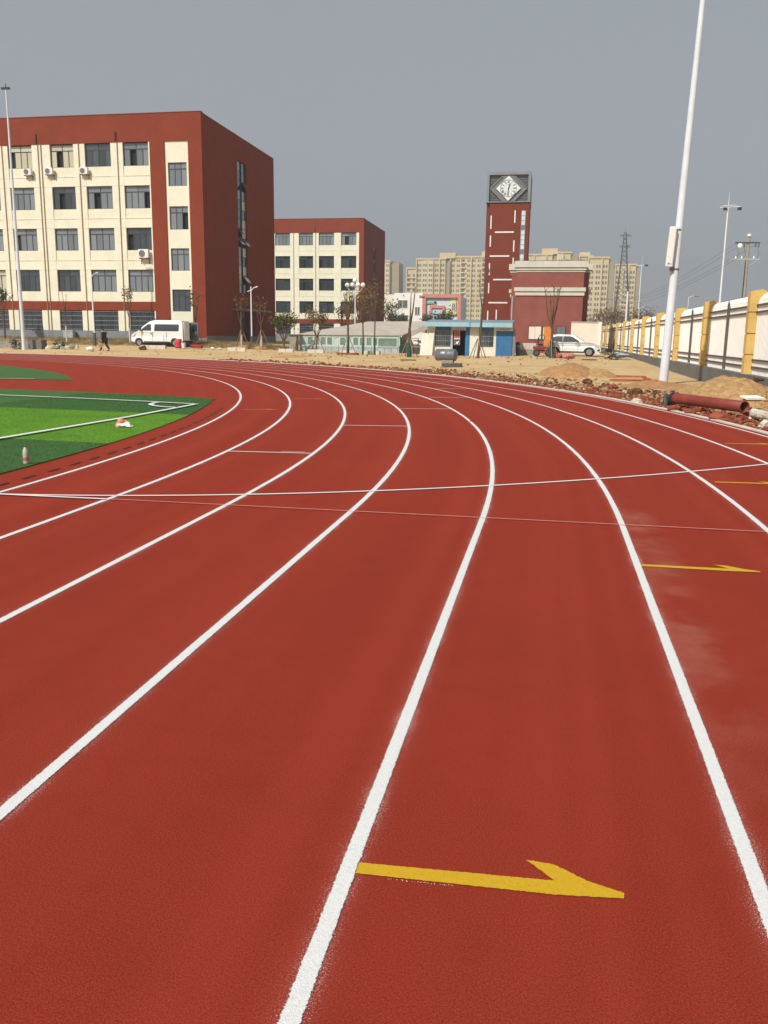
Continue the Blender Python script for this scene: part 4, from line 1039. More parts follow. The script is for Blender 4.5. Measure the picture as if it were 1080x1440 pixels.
b = MB(); b.tube([(59.7, 150, 13.95), (61.2, 150, 14.0)], .05, 5); b.build('crossarm', 'white_metal', l3); MB().box(61.0, 61.55, 149.8, 150.2, 13.85, 14.1).build('lamp_head', 'trim', l3); MB().tube([(60.52, 150, 14), (60.55, 150, 15.6)], .02, 4).build('lightning_rod', 'white_metal', l3)
fp = pole('concrete_post', 'short pale post rising behind the fence left of the far lamp', 'post', 56.15, 120, 0, 8.2, .16, .13, 'wall_w')
MB().box(55.95, 56.35, 119.8, 120.2, 8.2, 8.3).build('cap', 'concrete', fp)
# small street lamp heads right of the pole
for i, (x, y, h) in enumerate(((64.6, 122, 7.5), (58.6, 128, 6.2))):
    l_ = pole('street_lamp', ('small lamp with a flat head showing over the fence by the tall pole', 'lower small lamp head showing over the fence left of its taller twin')[i], 'street lamp', x, y, 0, h, .06, .04, 'white_metal')
    MB().tube([(x, y, h-.1), (x+.5, y, h+.15), (x+1.0, y, h+.1)], .03, 5).build('arm', 'white_metal', l_); MB().box(x+.7, x+1.4, y-.1, y+.1, h+.03, h+.14).build('lamp_head', 'steel_grey', l_)
up_ = pole('utility_pole', 'concrete power pole with two crossarms behind the fence at right', 'utility pole', 62.55, 75, 0, 10.5, .19, .13, 'wood_pole', lean=(-.1, 0))
b = MB(); b.box(61.35, 63.4, 74.85, 74.95, 9.9, 10.02); b.build('upper_crossarm', 'steel_dark', up_)
b = MB(); b.box(61.1, 63.5, 74.85, 74.95, 8.53, 8.63); b.tube([(61.3, 74.9, 8.5), (62.5, 74.85, 7.9), (63.4, 74.9, 8.5)], .025, 4); b.build('lower_crossarm', 'grillebar', up_)
for x in (61.55, 61.75, 62.1, 63.05, 63.3):
    MB().lathe([(.03, 9.6), (.08, 9.65), (.05, 9.72), (.08, 9.78), (.04, 9.9)], (x, 74.9, 0), 8).build('insulator', 'insul', up_)
for x in (61.5, 62.0, 63.0): MB().lathe([(.03, 8.63), (.07, 8.7), (.04, 8.78), (.05, 8.85)], (x, 74.9, 0), 8).build('insulator', 'globe', up_)
b = MB()
for x in (61.55, 62.1, 63.2): b.tube([(x, 74.8, 9.6), (x+.15, 74.75, 9.0), (x+.02, 74.8, 8.65)], .012, 4)
b.tube([(62.3, 74.75, 5), (62.3, 74.75, 8.4)], .03, 5); b.build('jumper_cable', 'black', up_)
MB().lathe([(0, 10.45), (.16, 10.5), (.16, 10.66), (0, 10.72)], (62.45, 74.9, 0), 8).build('pole_cap', 'globe', up_)
MB().lathe([(0, 9.5), (.2, 9.56), (.22, 9.75), (.12, 9.88), (0, 9.9)], (61.75, 74.8, 0), 10).build('cut_out_switch', 'globe', up_)
pw = thing('power_lines', 'sagging black power lines running left from the utility pole', 'power line', (62, 75, 9.9))
for i, (x, z) in enumerate(((61.5, 9.95), (62.1, 9.95), (63.3, 9.95), (61.6, 8.6))):
    P = []
    for k in range(25):
        t_ = k/24; P.append((x+(42-x+i)*t_*.55+t_*3, 75+t_*95, z+(9.5-z)*t_-2.2*math.sin(math.pi*t_)))
    MB().tube(P, .011, 4).build('cable', 'black', pw)
# lattice mast
lm_ = thing('lattice_mast', 'grey lattice telecom mast with two antenna rings on the skyline', 'mast', (78, 420, 0))
b = MB(); H_ = 50
def mw_(z): return 3.6*(1-z/H_)+.5
legs = [(-1, -1), (1, -1), (1, 1), (-1, 1)]
for sx, sy in legs: b.tube([(78+sx*mw_(0), 420+sy*mw_(0), 0), (77+sx*mw_(H_)*.8, 420+sy*.5, H_)], [.30, .18], 4)
b.build('mast_leg', 'steel_dark', lm_)
b = MB(); z = 3.0
def cxm(z_): return 78-z_/H_
while z < H_-2:
    d_ = 3.2-1.6*z/H_
    for i in range(4):
        a, c = legs[i], legs[(i+1) % 4]; w0, w1 = mw_(z), mw_(z+d_)
        b.tube([(cxm(z)+a[0]*w0, 420+a[1]*w0, z), (cxm(z+d_)+c[0]*w1, 420+c[1]*w1, z+d_)], .09, 3); b.tube([(cxm(z)+c[0]*w0, 420+c[1]*w0, z), (cxm(z+d_)+a[0]*w1, 420+a[1]*w1, z+d_)], .09, 3)
    z += d_
b.build('lattice_brace', 'steel_dark', lm_, kind='stuff')
for z in (43.6, 48.5):
    b = MB(); b.lathe([(2.3, z), (2.4, z), (2.4, z+.25), (2.3, z+.25)], (77.1, 420, 0), 12); b.build('platform_ring', 'steel_dark', lm_)
    for k in range(7):
        a = k*.9; MB().box(77.1+2.5*math.cos(a)-.16, 77.1+2.5*math.cos(a)+.16, 420+2.5*math.sin(a)-.1, 420+2.5*math.sin(a)+.1, z-.8, z+1.0).build('antenna', 'slate', lm_)
MB().tube([(77, 420, 49), (77, 420, 52.5)], [.12, .04], 4).build('spire', 'steel_dark', lm_)
# two thin T-head lamps by the near block, globe lamp
def make_t_lamp(x, y, z0_, h, lb):
    p = pole('street_lamp', lb, 'street lamp', x, y, z0_, h, .07, .05, 'white_metal', 'white street lamps by the school block')
    MB().tube([(x, y, z0_+h-.35), (x+.25, y, z0_+h-.1), (x+.62, y, z0_+h+.02)], [.035, .035, .05], 6).build('long_arm', 'white_metal', p)
    MB().tube([(x, y, z0_+h-.3), (x-.32, y, z0_+h-.42)], [.03, .04], 6).build('short_arm', 'white_metal', p)
    MB().box(x-.1, x+.1, y-.1, y+.1, z0_-.05, z0_+1.1).build('service_door', 'steel_dark', p)
make_t_lamp(7.32, 62, .45, 6.1, 'thin white street lamp in front of cream wall left of the van')
make_t_lamp(20.13, 66, .35, 5.3, 'thin white street lamp by the shaded end wall')
gl = pole('globe_lamp', 'white lamp post with a cluster of white globes before the back block', 'street lamp', 27.4, 75, .3, 6.1, .07, .05, 'white_metal')
for i, (dx, dz) in enumerate(((-.78, 0), (-.28, .02), (.28, .02), (.78, 0), (0, .42))):
    MB().tube([(27.4, 75, 5.7), (27.4+dx*.6, 75, 5.75+dz*.3), (27.4+dx, 75-.05*i, 6.1+dz)], .025, 5).build('arm', 'white_metal', gl)
    MB().lathe([(.22*math.sin(math.pi*k/10)+.001, -.22*math.cos(math.pi*k/10)) for k in range(11)], (27.4+dx, 75-.05*i, 6.32+dz), 14).build('globe', 'globe', gl, smooth=True)

# ------------------------------------------------------------------ trees
def leaves(mb, pts, q, n, spread, size):
    for _ in range(n):
        c = Vector(q.choice(pts)) + Vector((q.gauss(0, spread), q.gauss(0, spread), q.gauss(0, spread)))
        a = Vector((q.uniform(-1, 1), q.uniform(-1, 1), q.uniform(-1, 1))).normalized(); d_ = a.orthogonal().normalized()
        s1 = size*q.uniform(.6, 1.4); s2 = s1*.55; e_ = a.cross(d_)
        mb.add([c-d_*s1, c-e_*s2, c+d_*s1, c+e_*s2], [(0,1,2,3)])
def tree(name, label, x, y, zb_, h, seed, fork=.5, limbs=3, spread=.5, r=.09, twigs=3, nleaf=0, lsize=.09, leafm='leaf_brown', wrap=None, wrap_h=1.2, stakes=0, lean=0.0, bark='bark', group=None, up=1.0, clump=.16):
    q = random.Random(seed); tr = thing(name, label, 'tree', (x, y, zb_), group)
    zt_ = zb_+h*fork
    P = [Vector((x, y, zb_-.1)), Vector((x+lean*.3+q.uniform(-.04, .04), y, zb_+h*fork*.5)), Vector((x+lean*.6, y+q.uniform(-.05, .05), zt_))]
    MB().tube(P, [r*1.15, r*.95, r*.8], 7).build('trunk', bark, tr)
    tips = []
    for i in range(limbs):
        a = 2*math.pi*(i+q.uniform(.1, .6))/limbs; ln = h*(1-fork)*q.uniform(.75, 1.02); s_ = spread*q.uniform(.6, 1.2)
        st_ = P[2] if i < 2 or limbs < 3 else P[1].lerp(P[2], q.uniform(.5, .95))
        p1 = st_+Vector((math.cos(a)*s_*.55, math.sin(a)*s_*.4, ln*.42)); p2 = st_+Vector((math.cos(a)*s_+lean*.4, math.sin(a)*s_*.7, ln*up*(zb_+h-st_.z)/max(.1, h*(1-fork))))
        b = MB(); b.tube([st_-Vector((0, 0, .05)), p1, p2], [r*.62, r*.42, r*.2], 5)
        for k in range(twigs):
            t_ = q.uniform(.3, .95); c = p1.lerp(p2, t_); tip = c+Vector((q.uniform(-.4, .4), q.uniform(-.4, .4), q.uniform(.15, .65)))*(.5+.5*spread)
            b.tube([c, c.lerp(tip, .5)+Vector((q.uniform(-.05, .05), 0, .03)), tip], [r*.2, r*.14, r*.07], 4); tips += [c.lerp(tip, .7), tip]
        tips.append(p2); b.build('branch', bark, tr)
    if nleaf:
        b = MB(); leaves(b, tips, q, nleaf, clump, lsize); b.build('foliage', leafm, tr, kind='stuff')
    if wrap:
        c = P[0].lerp(P[1], .1)
        MB().tube([P[0], P[0]+(P[1]-P[0])*min(1, wrap_h/(h*fork*.5+.1))], [r*1.45, r*1.3], 8).build('trunk_wrap', wrap, tr)
    for i in range(stakes):
        a = 2*math.pi*i/stakes+.6; rr = .75
        MB().tube([(x+math.cos(a)*rr, y+math.sin(a)*rr, zb_-.1), (x+math.cos(a)*.07, y+math.sin(a)*.07, zb_+1.45)], .032, 5).build('support_stake', 'stake', tr)
    return tr
tree('young_tree', 'small leafy tree at the far left edge before the cream wall', -2.6, 64, .75, 4.4, 11, .55, 4, .55, .08, 4, 420, .09, 'leaf_olive')
tree('young_tree', 'thin white-wrapped sapling between the flood pole and the thin lamp', 3.5, 64, .75, 4.5, 12, .62, 3, .35, .05, 1, 0, wrap='wrap_w', wrap_h=1.6)
tree('young_tree', 'sapling with pruned leafy tufts just left of the white van', 9.3, 64.6, .75, 4.7, 13, .55, 4, .5, .07, 2, 170, .08, 'leaf_brown', wrap='wrap_w', wrap_h=1.5)
tree('young_tree', 'staked sapling with few leaves right behind the van rear doors', 15.6, 64.4, .6, 4.5, 14, .45, 3, .45, .09, 3, 130, .09, 'leaf_olive', wrap='wrap_w', wrap_h=1.6, stakes=3)
tree('young_tree', 'staked thin tree before the end wall left of the lamp', 19.9, 64, .5, 4.3, 15, .5, 4, .5, .07, 4, 110, .07, 'leaf_brown', wrap='wrap_w', wrap_h=1.7, stakes=3)
tree('young_tree', 'staked thin tree before the end wall right of the lamp', 21.7, 64, .5, 4.0, 16, .5, 4, .6, .07, 4, 110, .07, 'leaf_brown', wrap='wrap_w', wrap_h=1.5, stakes=3)
tree('bushy_tree', 'round bushy brown-green tree at the right corner of the near block', 24.0, 63, .2, 2.9, 17, .3, 7, .75, .08, 7, 1500, .085, 'leaf_olive', clump=.24)
tree('bushy_tree', 'small round-crowned staked tree in front of the green shed', 27.4, 61, .15, 3.1, 18, .45, 6, .75, .06, 6, 700, .08, 'leaf_brown', stakes=3, clump=.22)
tree('young_tree', 'bare tall tree with dark green wrapped trunk on a ring of red bricks', 31.15, 56, .1, 5.3, 19, .45, 5, .45, .085, 5, 30, .06, 'leaf_brown', wrap='wrap_g', wrap_h=1.7, stakes=3)
tree('young_tree', 'bare tree with a dark trunk directly right of the brick-ringed tree', 31.85, 58, .12, 4.2, 20, .55, 4, .35, .06, 4, 0, .06, 'leaf_brown', wrap='wrap_g', wrap_h=1.0)
tree('young_tree', 'slender very tall bare tree before the corner of the back block', 32.8, 58, .12, 5.8, 21, .5, 4, .3, .055, 4, 0, .06, 'leaf_brown', wrap='wrap_g', wrap_h=1.4)
tree('young_tree', 'dark bare tree forking into a wide V before the nursery', 35.95, 55, .08, 4.95, 22, .42, 2, .55, .13, 1, 0, wrap='wrap_g', wrap_h=1.5, stakes=4)
tree('young_tree', 'tall thin leaning bare tree in front of the site shed and tower', 41.0, 54, .05, 6.9, 23, .5, 3, .5, .09, 5, 0, lean=.35, stakes=4)
tree('young_tree', 'bare tree with green wrapped base before the gatehouse', 46.05, 56, .08, 5.1, 24, .5, 5, .62, .10, 3, 0, wrap='wrap_g', wrap_h=1.6, stakes=3)
for i, (x, y, h, sd_, lb) in enumerate(((11.5+11, 100, 6.6, 31, 'leafy street tree between the school blocks, nearest the end wall'), (24.6, 96, 7.2, 32, 'taller leafy street tree in front of the back block downpipe'),
        (27.6, 92, 5.4, 33, 'brownish street tree left of the globe lamp post'), (25.9, 84, 5.4, 34, 'sparse street tree just left of the globe lamp'), (20.8, 104, 6.2, 35, 'dark street tree half hidden by the end wall'), (23.2, 88, 4.6, 36, 'low sparse tree beside the right edge of the end wall'))):
    tree('street_tree', lb, x, y, .3, h, sd_, .42, 6, .9, .10, 6, 330, .12, 'leaf_brown' if i % 2 else 'leaf_olive', clump=.35, bark='bark')
for i, (x, y, h, sp_, sd_, m_, lb) in enumerate(((54.5, 130, 5.6, 1.7, 51, 'leaf_brown', 'bushy brown tree behind the fence below the right apartment blocks'), (59.2, 130, 5.8, 1.4, 52, 'leaf_brown', 'bushy brown tree behind the fence left of the tall pole'),
        (51.4, 140, 5.4, 1.6, 53, 'leaf_grey', 'low bare bush over the white end wall'), (63.6, 118, 5.0, 1.5, 54, 'leaf_grey', 'bare twiggy tree right of the tall pole behind the fence'), (57.0, 150, 5.6, 2.2, 55, 'leaf_grey', 'grey twiggy tree between the two brown trees behind the fence'), (66.5, 118, 4.6, 1.4, 56, 'leaf_grey', 'low twiggy bush under the small lamp behind the fence'))):
    tree('background_tree', lb, x, y, 0, h, sd_, .35, 9, sp_, .12, 7, 900 if m_ == 'leaf_brown' else 500, .12 if m_ == 'leaf_brown' else .08, m_, clump=.42)
for i, (x, y, h, sd_, lb) in enumerate(((11.5, 182, 6.6, 61, 'dark shrub at left foot of the white nursery block'), (19.0, 184, 6.4, 62, 'dark shrub under the pink nursery arch'), (21.6, 184, 6.6, 63, 'dark shrub right of the pink nursery arch'), (23.4, 184, 7.0, 64, 'taller dark shrub before the yellow nursery balcony'), (13.4, 182, 6.0, 65, 'smaller dark shrub beside the nursery window'))):
    tree('nursery_shrub', lb, x, y, 0, h, sd_, .3, 7, 1.0, .12, 5, 520, .2, 'leaf_dark', clump=.4)

# ------------------------------------------------------------------ grass verge in front of the near block
vg = MB(); n = 90
xsv = np.linspace(-16, 23.5, n); ysv = np.linspace(63.6, 67.0, 8)
for y in ysv:
    for x in xsv: vg.v.append((x, y, gz(x, y)+.02+.12*sst((y-63.6)/.8)*(1+.5*math.sin(x*2.1)*math.sin(x*.7+1))))
for j in range(7):
    for i in range(n-1): vg.f.append((j*n+i, j*n+i+1, (j+1)*n+i+1, (j+1)*n+i)); vg.mi.append(0)
vg.build('grass_verge', 'grass_dry', kind='structure', smooth=True)
fibres('dry_grass', [(-16, 63.7), (23.5, 63.7), (23.5, 67), (-16, 67)], -16, 23.5, 63.7, 66.9, 16000, .10, .30, .016, 'grass_dry', .6, lambda x, y: gz(x, y)+.1, 3)
for i, (x, y, s_, lb) in enumerate(((20.0, 63.6, .75, 'larger low soil heap at foot of the staked trees by the end wall'), (21.8, 63.5, .6, 'smaller low soil heap at foot of the right staked tree'), (2.2, 63.6, .8, 'brown soil heap under the white utility box'))):
    b = MB(); blob(b, (x, y, gz(x, y)), s_, .6, .32, 70+i, .15); b.build('soil_heap', 'mound_red', label=lb, cat='soil heap', group='soil heaps under the saplings', smooth=True)

# ------------------------------------------------------------------ kerb blocks and left concrete wall
kb_me = {}
kerbs = [(20.9, 22.4, 58, 'long pale kerb block right of the van junk'), (25.1, 26.3, 58, 'pale kerb block below the round bushy tree'), (27.45, 28.75, 58, 'pale kerb block below the small round-crowned tree'), (29.9, 31.2, 58.6, 'pale kerb block left of the brick-ringed tree'), (31.6, 33.3, 58.6, 'longest pale kerb block right of the brick-ringed tree'), (6.0, 8.0, 58, 'pale kerb strip behind the walking person'), (13.0, 15.2, 59, 'pale kerb strip in front of the van')]
for a, b_, y, lb in kerbs:
    z = gz((a+b_)/2, y); k = thing('kerb_block', lb, 'kerb block', ((a+b_)/2, y, z), 'pale kerb blocks along the site road')
    n = max(2, int((b_-a)/.55))
    for i in range(n): MB().box(a+(b_-a)*i/n+.01, a+(b_-a)*(i+1)/n-.01, y+.02*(i % 2), y+.22+.02*(i % 2), z-.15, z+.26).build('stone', 'kerb', k, bevel=.015)
cw = thing('concrete_wall', 'low grey concrete wall ending in a square pier at far left', 'wall', (2, 57, .1))
MB().box(-20, 4.3, 57, 57.35, -.2, .90).build('wall_face', 'oldconcrete', cw); MB().box(4.3, 5.5, 56.8, 57.6, -.2, .93).build('end_pier', 'concrete', cw); MB().box(-20, 4.28, 56.95, 57.4, .90, .96).build('coping', 'oldconcrete', cw)
for i, (x, y, lb) in enumerate(((3.6, 56.3, 'dark shrub in front of the low concrete wall'), (6.4, 57.6, 'dark shrub right of the concrete pier'), (7.1, 57.3, 'smaller dark shrub by the rubble right of the pier'))):
    s_ = thing('low_shrub', lb, 'shrub', (x, y, .15)); q = random.Random(80+i); b = MB(); tips = [(x+q.uniform(-.45, .45), y+q.uniform(-.2, .2), .15+q.uniform(.1, .7-.15*i)) for _ in range(14)]
    leaves(b, tips, q, 260, .1, .07); b.build('foliage', 'leaf_dark', s_, kind='stuff'); b = MB()
    for tpt in tips[:7]: b.tube([(x, y, .05), tpt], [.015, .006], 4)
    b.build('stem', 'bark', s_)
rb = thing('broken_steps', 'heap of broken grey concrete lumps right of the pier', 'rubble heap', (6.6, 57.2, .2))
for i in range(6):
    b = MB(); blob(b, (5.9+i*.42, 57.1+.1*(i % 3), .25+.18*((i*7) % 3)/2), .28, .25, .2, 90+i, .25, 1); b.build('lump', 'oldconcrete' if i % 2 else 'kerb', rb)
ub = thing('utility_box', 'pale utility cabinet against the grey plinth', 'cabinet', (2.2, 66.4, .9)); MB().box(1.8, 2.75, 66.3, 66.8, .9, 1.65).build('cabinet_body', 'bluegrey', ub, bevel=.02); MB().box(1.76, 2.79, 66.26, 66.84, 1.65, 1.72).build('lid', 'kerb', ub)

# ------------------------------------------------------------------ vehicles
def body_mesh(profile, width, cuts, hw):
    """side silhouette extruded to full width, cut at several heights, then narrowed by hw(z)"""
    me = bpy.data.meshes.new('body'); bm = bmesh.new()
    a = [bm.verts.new((x, -1, z)) for x, z in profile]; b = [bm.verts.new((x, 1, z)) for x, z in profile]
    n = len(profile)
    bm.faces.new(a); bm.faces.new(b[::-1])
    for i in range(n): bm.faces.new((a[i], b[i], b[(i+1) % n], a[(i+1) % n]))
    for z in cuts: bmesh.ops.bisect_plane(bm, geom=bm.verts[:]+bm.edges[:]+bm.faces[:], plane_co=(0, 0, z), plane_no=(0, 0, 1))
    for v in bm.verts: v.co.y *= hw(v.co.x, v.co.z)
    bmesh.ops.triangulate(bm, faces=[f for f in bm.faces if len(f.verts) > 4])
    bmesh.ops.recalc_face_normals(bm, faces=bm.faces); bm.to_mesh(me); bm.free(); return me
def arch(cx, r, z0_, n=9): return [(cx+r*math.cos(math.pi*i/n), z0_+max(0, r*math.sin(math.pi*i/n))) for i in range(n+1)]
def wheel(par, x, y, z, r, wd, name='wheel', hub='rim'):
    t_ = MB().lathe([(r*.62, -wd/2), (r*.96, -wd/2), (r, -wd*.35), (r, wd*.35), (r*.96, wd/2), (r*.62, wd/2), (r*.62, -wd/2)], (x, y, z), 24, 'Y').build(name, 'rubber', par, smooth=True)
    b = MB(); b.lathe([(0, -wd*.30), (r*.62, -wd*.30), (r*.64, -wd*.5), (r*.60, -wd*.5), (r*.55, -wd*.36), (r*.2, -wd*.34), (r*.12, -wd*.46), (0, -wd*.46)], (x, y, z), 20, 'Y')
    for k in range(5):
        a = 2*math.pi*k/5; c, s_ = math.cos(a), math.sin(a)
        b.prism([(x+c*r*.14-s_*.03, z+s_*r*.14+c*.03), (x+c*r*.58-s_*.05, z+s_*r*.58+c*.05), (x+c*r*.58+s_*.05, z+s_*r*.58-c*.05), (x+c*r*.14+s_*.03, z+s_*r*.14-c*.03)], y-wd*.44, y-wd*.32)
    b.build('rim', hub, t_)
    return t_
def side_panel(par, name, pts, m_, hw, off=.006, sides=(-1, 1)):
    """thin panel that hugs the curved body side"""
    for s_ in sides:
        bm = bmesh.new(); bm.faces.new([bm.verts.new((x, 0, z)) for x, z in pts])
        zs = [p[1] for p in pts]; z = min(zs)+.05
        while z < max(zs): bmesh.ops.bisect_plane(bm, geom=bm.verts[:]+bm.edges[:]+bm.faces[:], plane_co=(0, 0, z), plane_no=(0, 0, 1)); z += .07
        x = min(p[0] for p in pts)+.15
        while x < max(p[0] for p in pts): bmesh.ops.bisect_plane(bm, geom=bm.verts[:]+bm.edges[:]+bm.faces[:], plane_co=(x, 0, 0), plane_no=(1, 0, 0)); x += .3
        for v in bm.verts: v.co.y = s_*(hw(v.co.x, v.co.z)+off+.004)
        r_ = bmesh.ops.extrude_face_region(bm, geom=bm.faces[:])
        for e_ in r_['geom']:
            if isinstance(e_, bmesh.types.BMVert): e_.co.y -= s_*.03
        bmesh.ops.recalc_face_normals(bm, faces=bm.faces)
        me = bpy.data.meshes.new(name); bm.to_mesh(me); bm.free(); me.materials.append(M[m_])
        o = bpy.data.objects.new(name, me); col.objects.link(o); o.parent = par
# --- white van
van = thing('white_van', 'white high-roof passenger van with its rear doors open', 'van', (0, 0, 0))
L_ = 4.85
prof = [(0.02, .42), (0, .70), (.08, .95), (.30, 1.12), (.78, 1.32), (1.25, 1.74), (1.72, 2.06), (2.0, 2.17), (2.5, 2.22), (4.3, 2.22), (4.68, 2.16), (4.80, 1.95), (4.85, 1.2), (4.85, .5), (4.75, .36)]
prof += [(4.49, .36)]+arch(4.10, .39, .36)[1:-1]+[(3.71, .36)] + [(1.17, .34)]+arch(.78, .39, .34)[1:-1]+[(.39, .36)]
def hv(x, z):
    k = .93 if z < 1.2 else .93-.20*((z-1.2)/1.0)**1.6
    if x < .8: k -= .16*((.8-x)/.8)**2
    return k
bo = bpy.data.objects.new('body', body_mesh(prof, 1.9, [.5, .8, 1.1, 1.25, 1.4, 1.6, 1.8, 1.95, 2.08, 2.16], hv)); bo.data.materials.append(M['van_w']); col.objects.link(bo); bo.parent = van
bv = bo.modifiers.new('bevel', 'BEVEL'); bv.width = .04; bv.segments = 2; bv.limit_method = 'ANGLE'; bv.angle_limit = R(50)
side_panel(van, 'side_window', [(2.25, 1.30), (4.45, 1.30), (4.50, 1.36), (4.50, 1.82), (4.44, 1.88), (2.32, 1.88), (2.25, 1.82)], 'car_glass', hv)
side_panel(van, 'door_window', [(1.08, 1.33), (1.92, 1.33), (1.96, 1.38), (1.94, 1.84), (1.86, 1.88), (1.62, 1.86), (1.30, 1.62), (1.04, 1.40)], 'car_glass', hv)
for s_ in (1.06, 2.06, 3.35): side_panel(van, 'panel_gap', [(s_, .42), (s_+.015, .42), (s_+.015, 1.26), (s_, 1.26)], 'trim', hv, .003)
side_panel(van, 'sill_trim', [(1.22, .36), (3.66, .36), (3.66, .44), (1.22, .44)], 'trim', hv, .01)
side_panel(van, 'door_handle', [(1.86, 1.08), (1.98, 1.08), (1.98, 1.14), (1.86, 1.14)], 'trim', hv, .025)
side_panel(van, 'headlight', [(.10, .80), (.30, .86), (.46, 1.10), (.26, 1.04)], 'lamp_lens', hv, .01)
b = MB(); b.add([(.86, -.66, 1.40), (.86, .66, 1.40), (1.70, .60, 2.03), (1.70, -.60, 2.03)], [(0,1,2,3)]); b.v = [(x-.02, y, z+.03) for x, y, z in b.v]; b.build('windscreen', 'car_glass', van)
MB().box(-.03, .06, -.70, .70, .45, .62).build('front_bumper', 'trim', van); MB().box(-.012, .03, -.4, .4, .72, .86).build('front_grille', 'trim', van)
side_panel(van, 'side_mirror', [(.96, 1.28), (1.12, 1.28), (1.12, 1.52), (.98, 1.52)], 'trim', hv, .17)
for x in (.78, 4.10):
    for s_ in (-1, 1): wheel(van, x, s_*.80, .335, .335, .21)
MB().box(4.86, 4.90, -.70, .70, .62, 2.05).build('rear_shade_panel', 'dark', van)  # near-black sheet on the closed back, painted as the van's shaded inside
for s_, a in ((-1, -12), (1, 78)):
    dr = MB(); dr.box(4.88, 4.94, 0 if s_ < 0 else -.72, .72 if s_ < 0 else 0, .55, 2.08); rt_ = Matrix.Rotation(R(a), 3, 'Z')
    pv = Vector((4.88, s_*.76, 0)); dr.v = [tuple(rt_ @ (Vector(p)-Vector((4.88, -.0, 0))*1.0) + pv) if True else p for p in dr.v]
    dob = dr.build('rear_door', 'van_w' if s_ < 0 else 'slate_dark', van)
    dg_ = MB(); dg_.box(4.872, 4.878, .1 if s_ < 0 else -.62, .62 if s_ < 0 else -.1, 1.3, 1.9); dg_.v = [tuple(rt_ @ (Vector(p)-Vector((4.88, 0, 0))) + pv) for p in dg_.v]; dg_.build('rear_window', 'car_glass', dob)
MB().box(4.84, 4.98, -.85, .85, .36, .52).build('rear_bumper', 'trim', van)
MB().box(4.70, 4.85, -.65, .1, .62, 1.3).build('load', 'steel_grey', van)
put(van, (10.42, 63.4, gz(13.5, 62.6)-.01), R(-1))
# --- white SUV (nose to +X)
suv = thing('white_suv', 'white crossover car parked beside the gatehouse facing the fence', 'car', (0, 0, 0))
prof = [(0, .62), (.02, .95), (.10, 1.10), (.30, 1.50), (.55, 1.62), (1.1, 1.67), (1.9, 1.66), (2.30, 1.58), (2.95, 1.20), (3.10, 1.10), (3.75, 1.02), (4.15, .88), (4.36, .68), (4.40, .45), (4.30, .26)]
prof += [(3.90, .26)]+arch(3.50, .39, .28)[1:-1]+[(3.10, .26)]+[(1.22, .26)]+arch(.83, .39, .28)[1:-1]+[(.43, .28), (.08, .34)]
def hs_(x, z):
    k = .91-.02*abs(z-.7) if z < 1.08 else .90-.24*((z-1.08)/.6)**1.2
    if x > 3.3: k -= .30*((x-3.3)/1.1)**2
    if x < .5: k -= .12*((.5-x)/.5)**2
    return k
bo = bpy.data.objects.new('body', body_mesh(prof, 1.8, [.4, .6, .8, .95, 1.08, 1.2, 1.35, 1.5, 1.6], hs_)); bo.data.materials.append(M['suv_w']); col.objects.link(bo); bo.parent = suv
bv = bo.modifiers.new('bevel', 'BEVEL'); bv.width = .04; bv.segments = 2; bv.limit_method = 'ANGLE'; bv.angle_limit = R(50)
side_panel(suv, 'side_window', [(.62, 1.20), (1.42, 1.12), (1.42, 1.53), (.95, 1.53), (.55, 1.42)], 'car_glass', hs_)
side_panel(suv, 'side_window', [(1.46, 1.12), (2.68, 1.12), (2.62, 1.22), (2.20, 1.48), (1.95, 1.54), (1.46, 1.54)], 'car_glass', hs_)
for x in (1.44, 2.62): side_panel(suv, 'panel_gap', [(x, .40), (x+.012, .40), (x+.012, 1.10), (x, 1.10)], 'trim', hs_, .003)
side_panel(suv, 'sill_trim', [(1.25, .27), (3.08, .27), (3.08, .38), (1.25, .40)], 'trim', hs_, .012)
for cx2 in (.83, 3.50):
    ar = [(cx2+.45*math.cos(math.pi*i/10), .28+.45*math.sin(math.pi*i/10)) for i in range(11)]; ai = [(cx2+.39*math.cos(math.pi*i/10), .28+.39*math.sin(math.pi*i/10)) for i in range(11)][::-1]
    side_panel(suv, 'wheel_arch_trim', ar+ai, 'trim', hs_, .012)
side_panel(suv, 'door_handle', [(1.28, .92), (1.42, .92), (1.42, .96), (1.28, .96)], 'steel_grey', hs_, .02); side_panel(suv, 'door_handle', [(2.42, .92), (2.56, .92), (2.56, .96), (2.42, .96)], 'steel_grey', hs_, .02)
side_panel(suv, 'headlight', [(3.88, .80), (4.22, .72), (4.18, .84), (3.86, .93)], 'lamp_lens', hs_, .012)
side_panel(suv, 'fog_lamp', [(4.12, .42), (4.30, .46), (4.30, .58), (4.10, .52)], 'trim', hs_, .012)
side_panel(suv, 'tail_lamp', [(.04, .92), (.35, .96), (.33, 1.06), (.08, 1.06)], 'red_lens', hs_, .012)
side_panel(suv, 'side_mirror', [(2.52, 1.08), (2.70, 1.08), (2.68, 1.22), (2.54, 1.22)], 'trim', hs_, .16)
b = MB(); b.add([(2.94, -.70, 1.22), (2.94, .70, 1.22), (2.36, .62, 1.555), (2.36, -.62, 1.555)], [(0,1,2,3)]); b.v = [(x+.03, y, z+.03) for x, y, z in b.v]; b.build('windscreen', 'car_glass', suv)
MB().box(4.28, 4.42, -.45, .45, .50, .66).build('front_grille', 'trim', suv); MB().box(4.405, 4.43, -.24, .24, .40, .49).build('number_plate', 'shed_b', suv)
for x in (.83, 3.50):
    for s_ in (-1, 1): wheel(suv, x, s_*.79, .355, .355, .23)
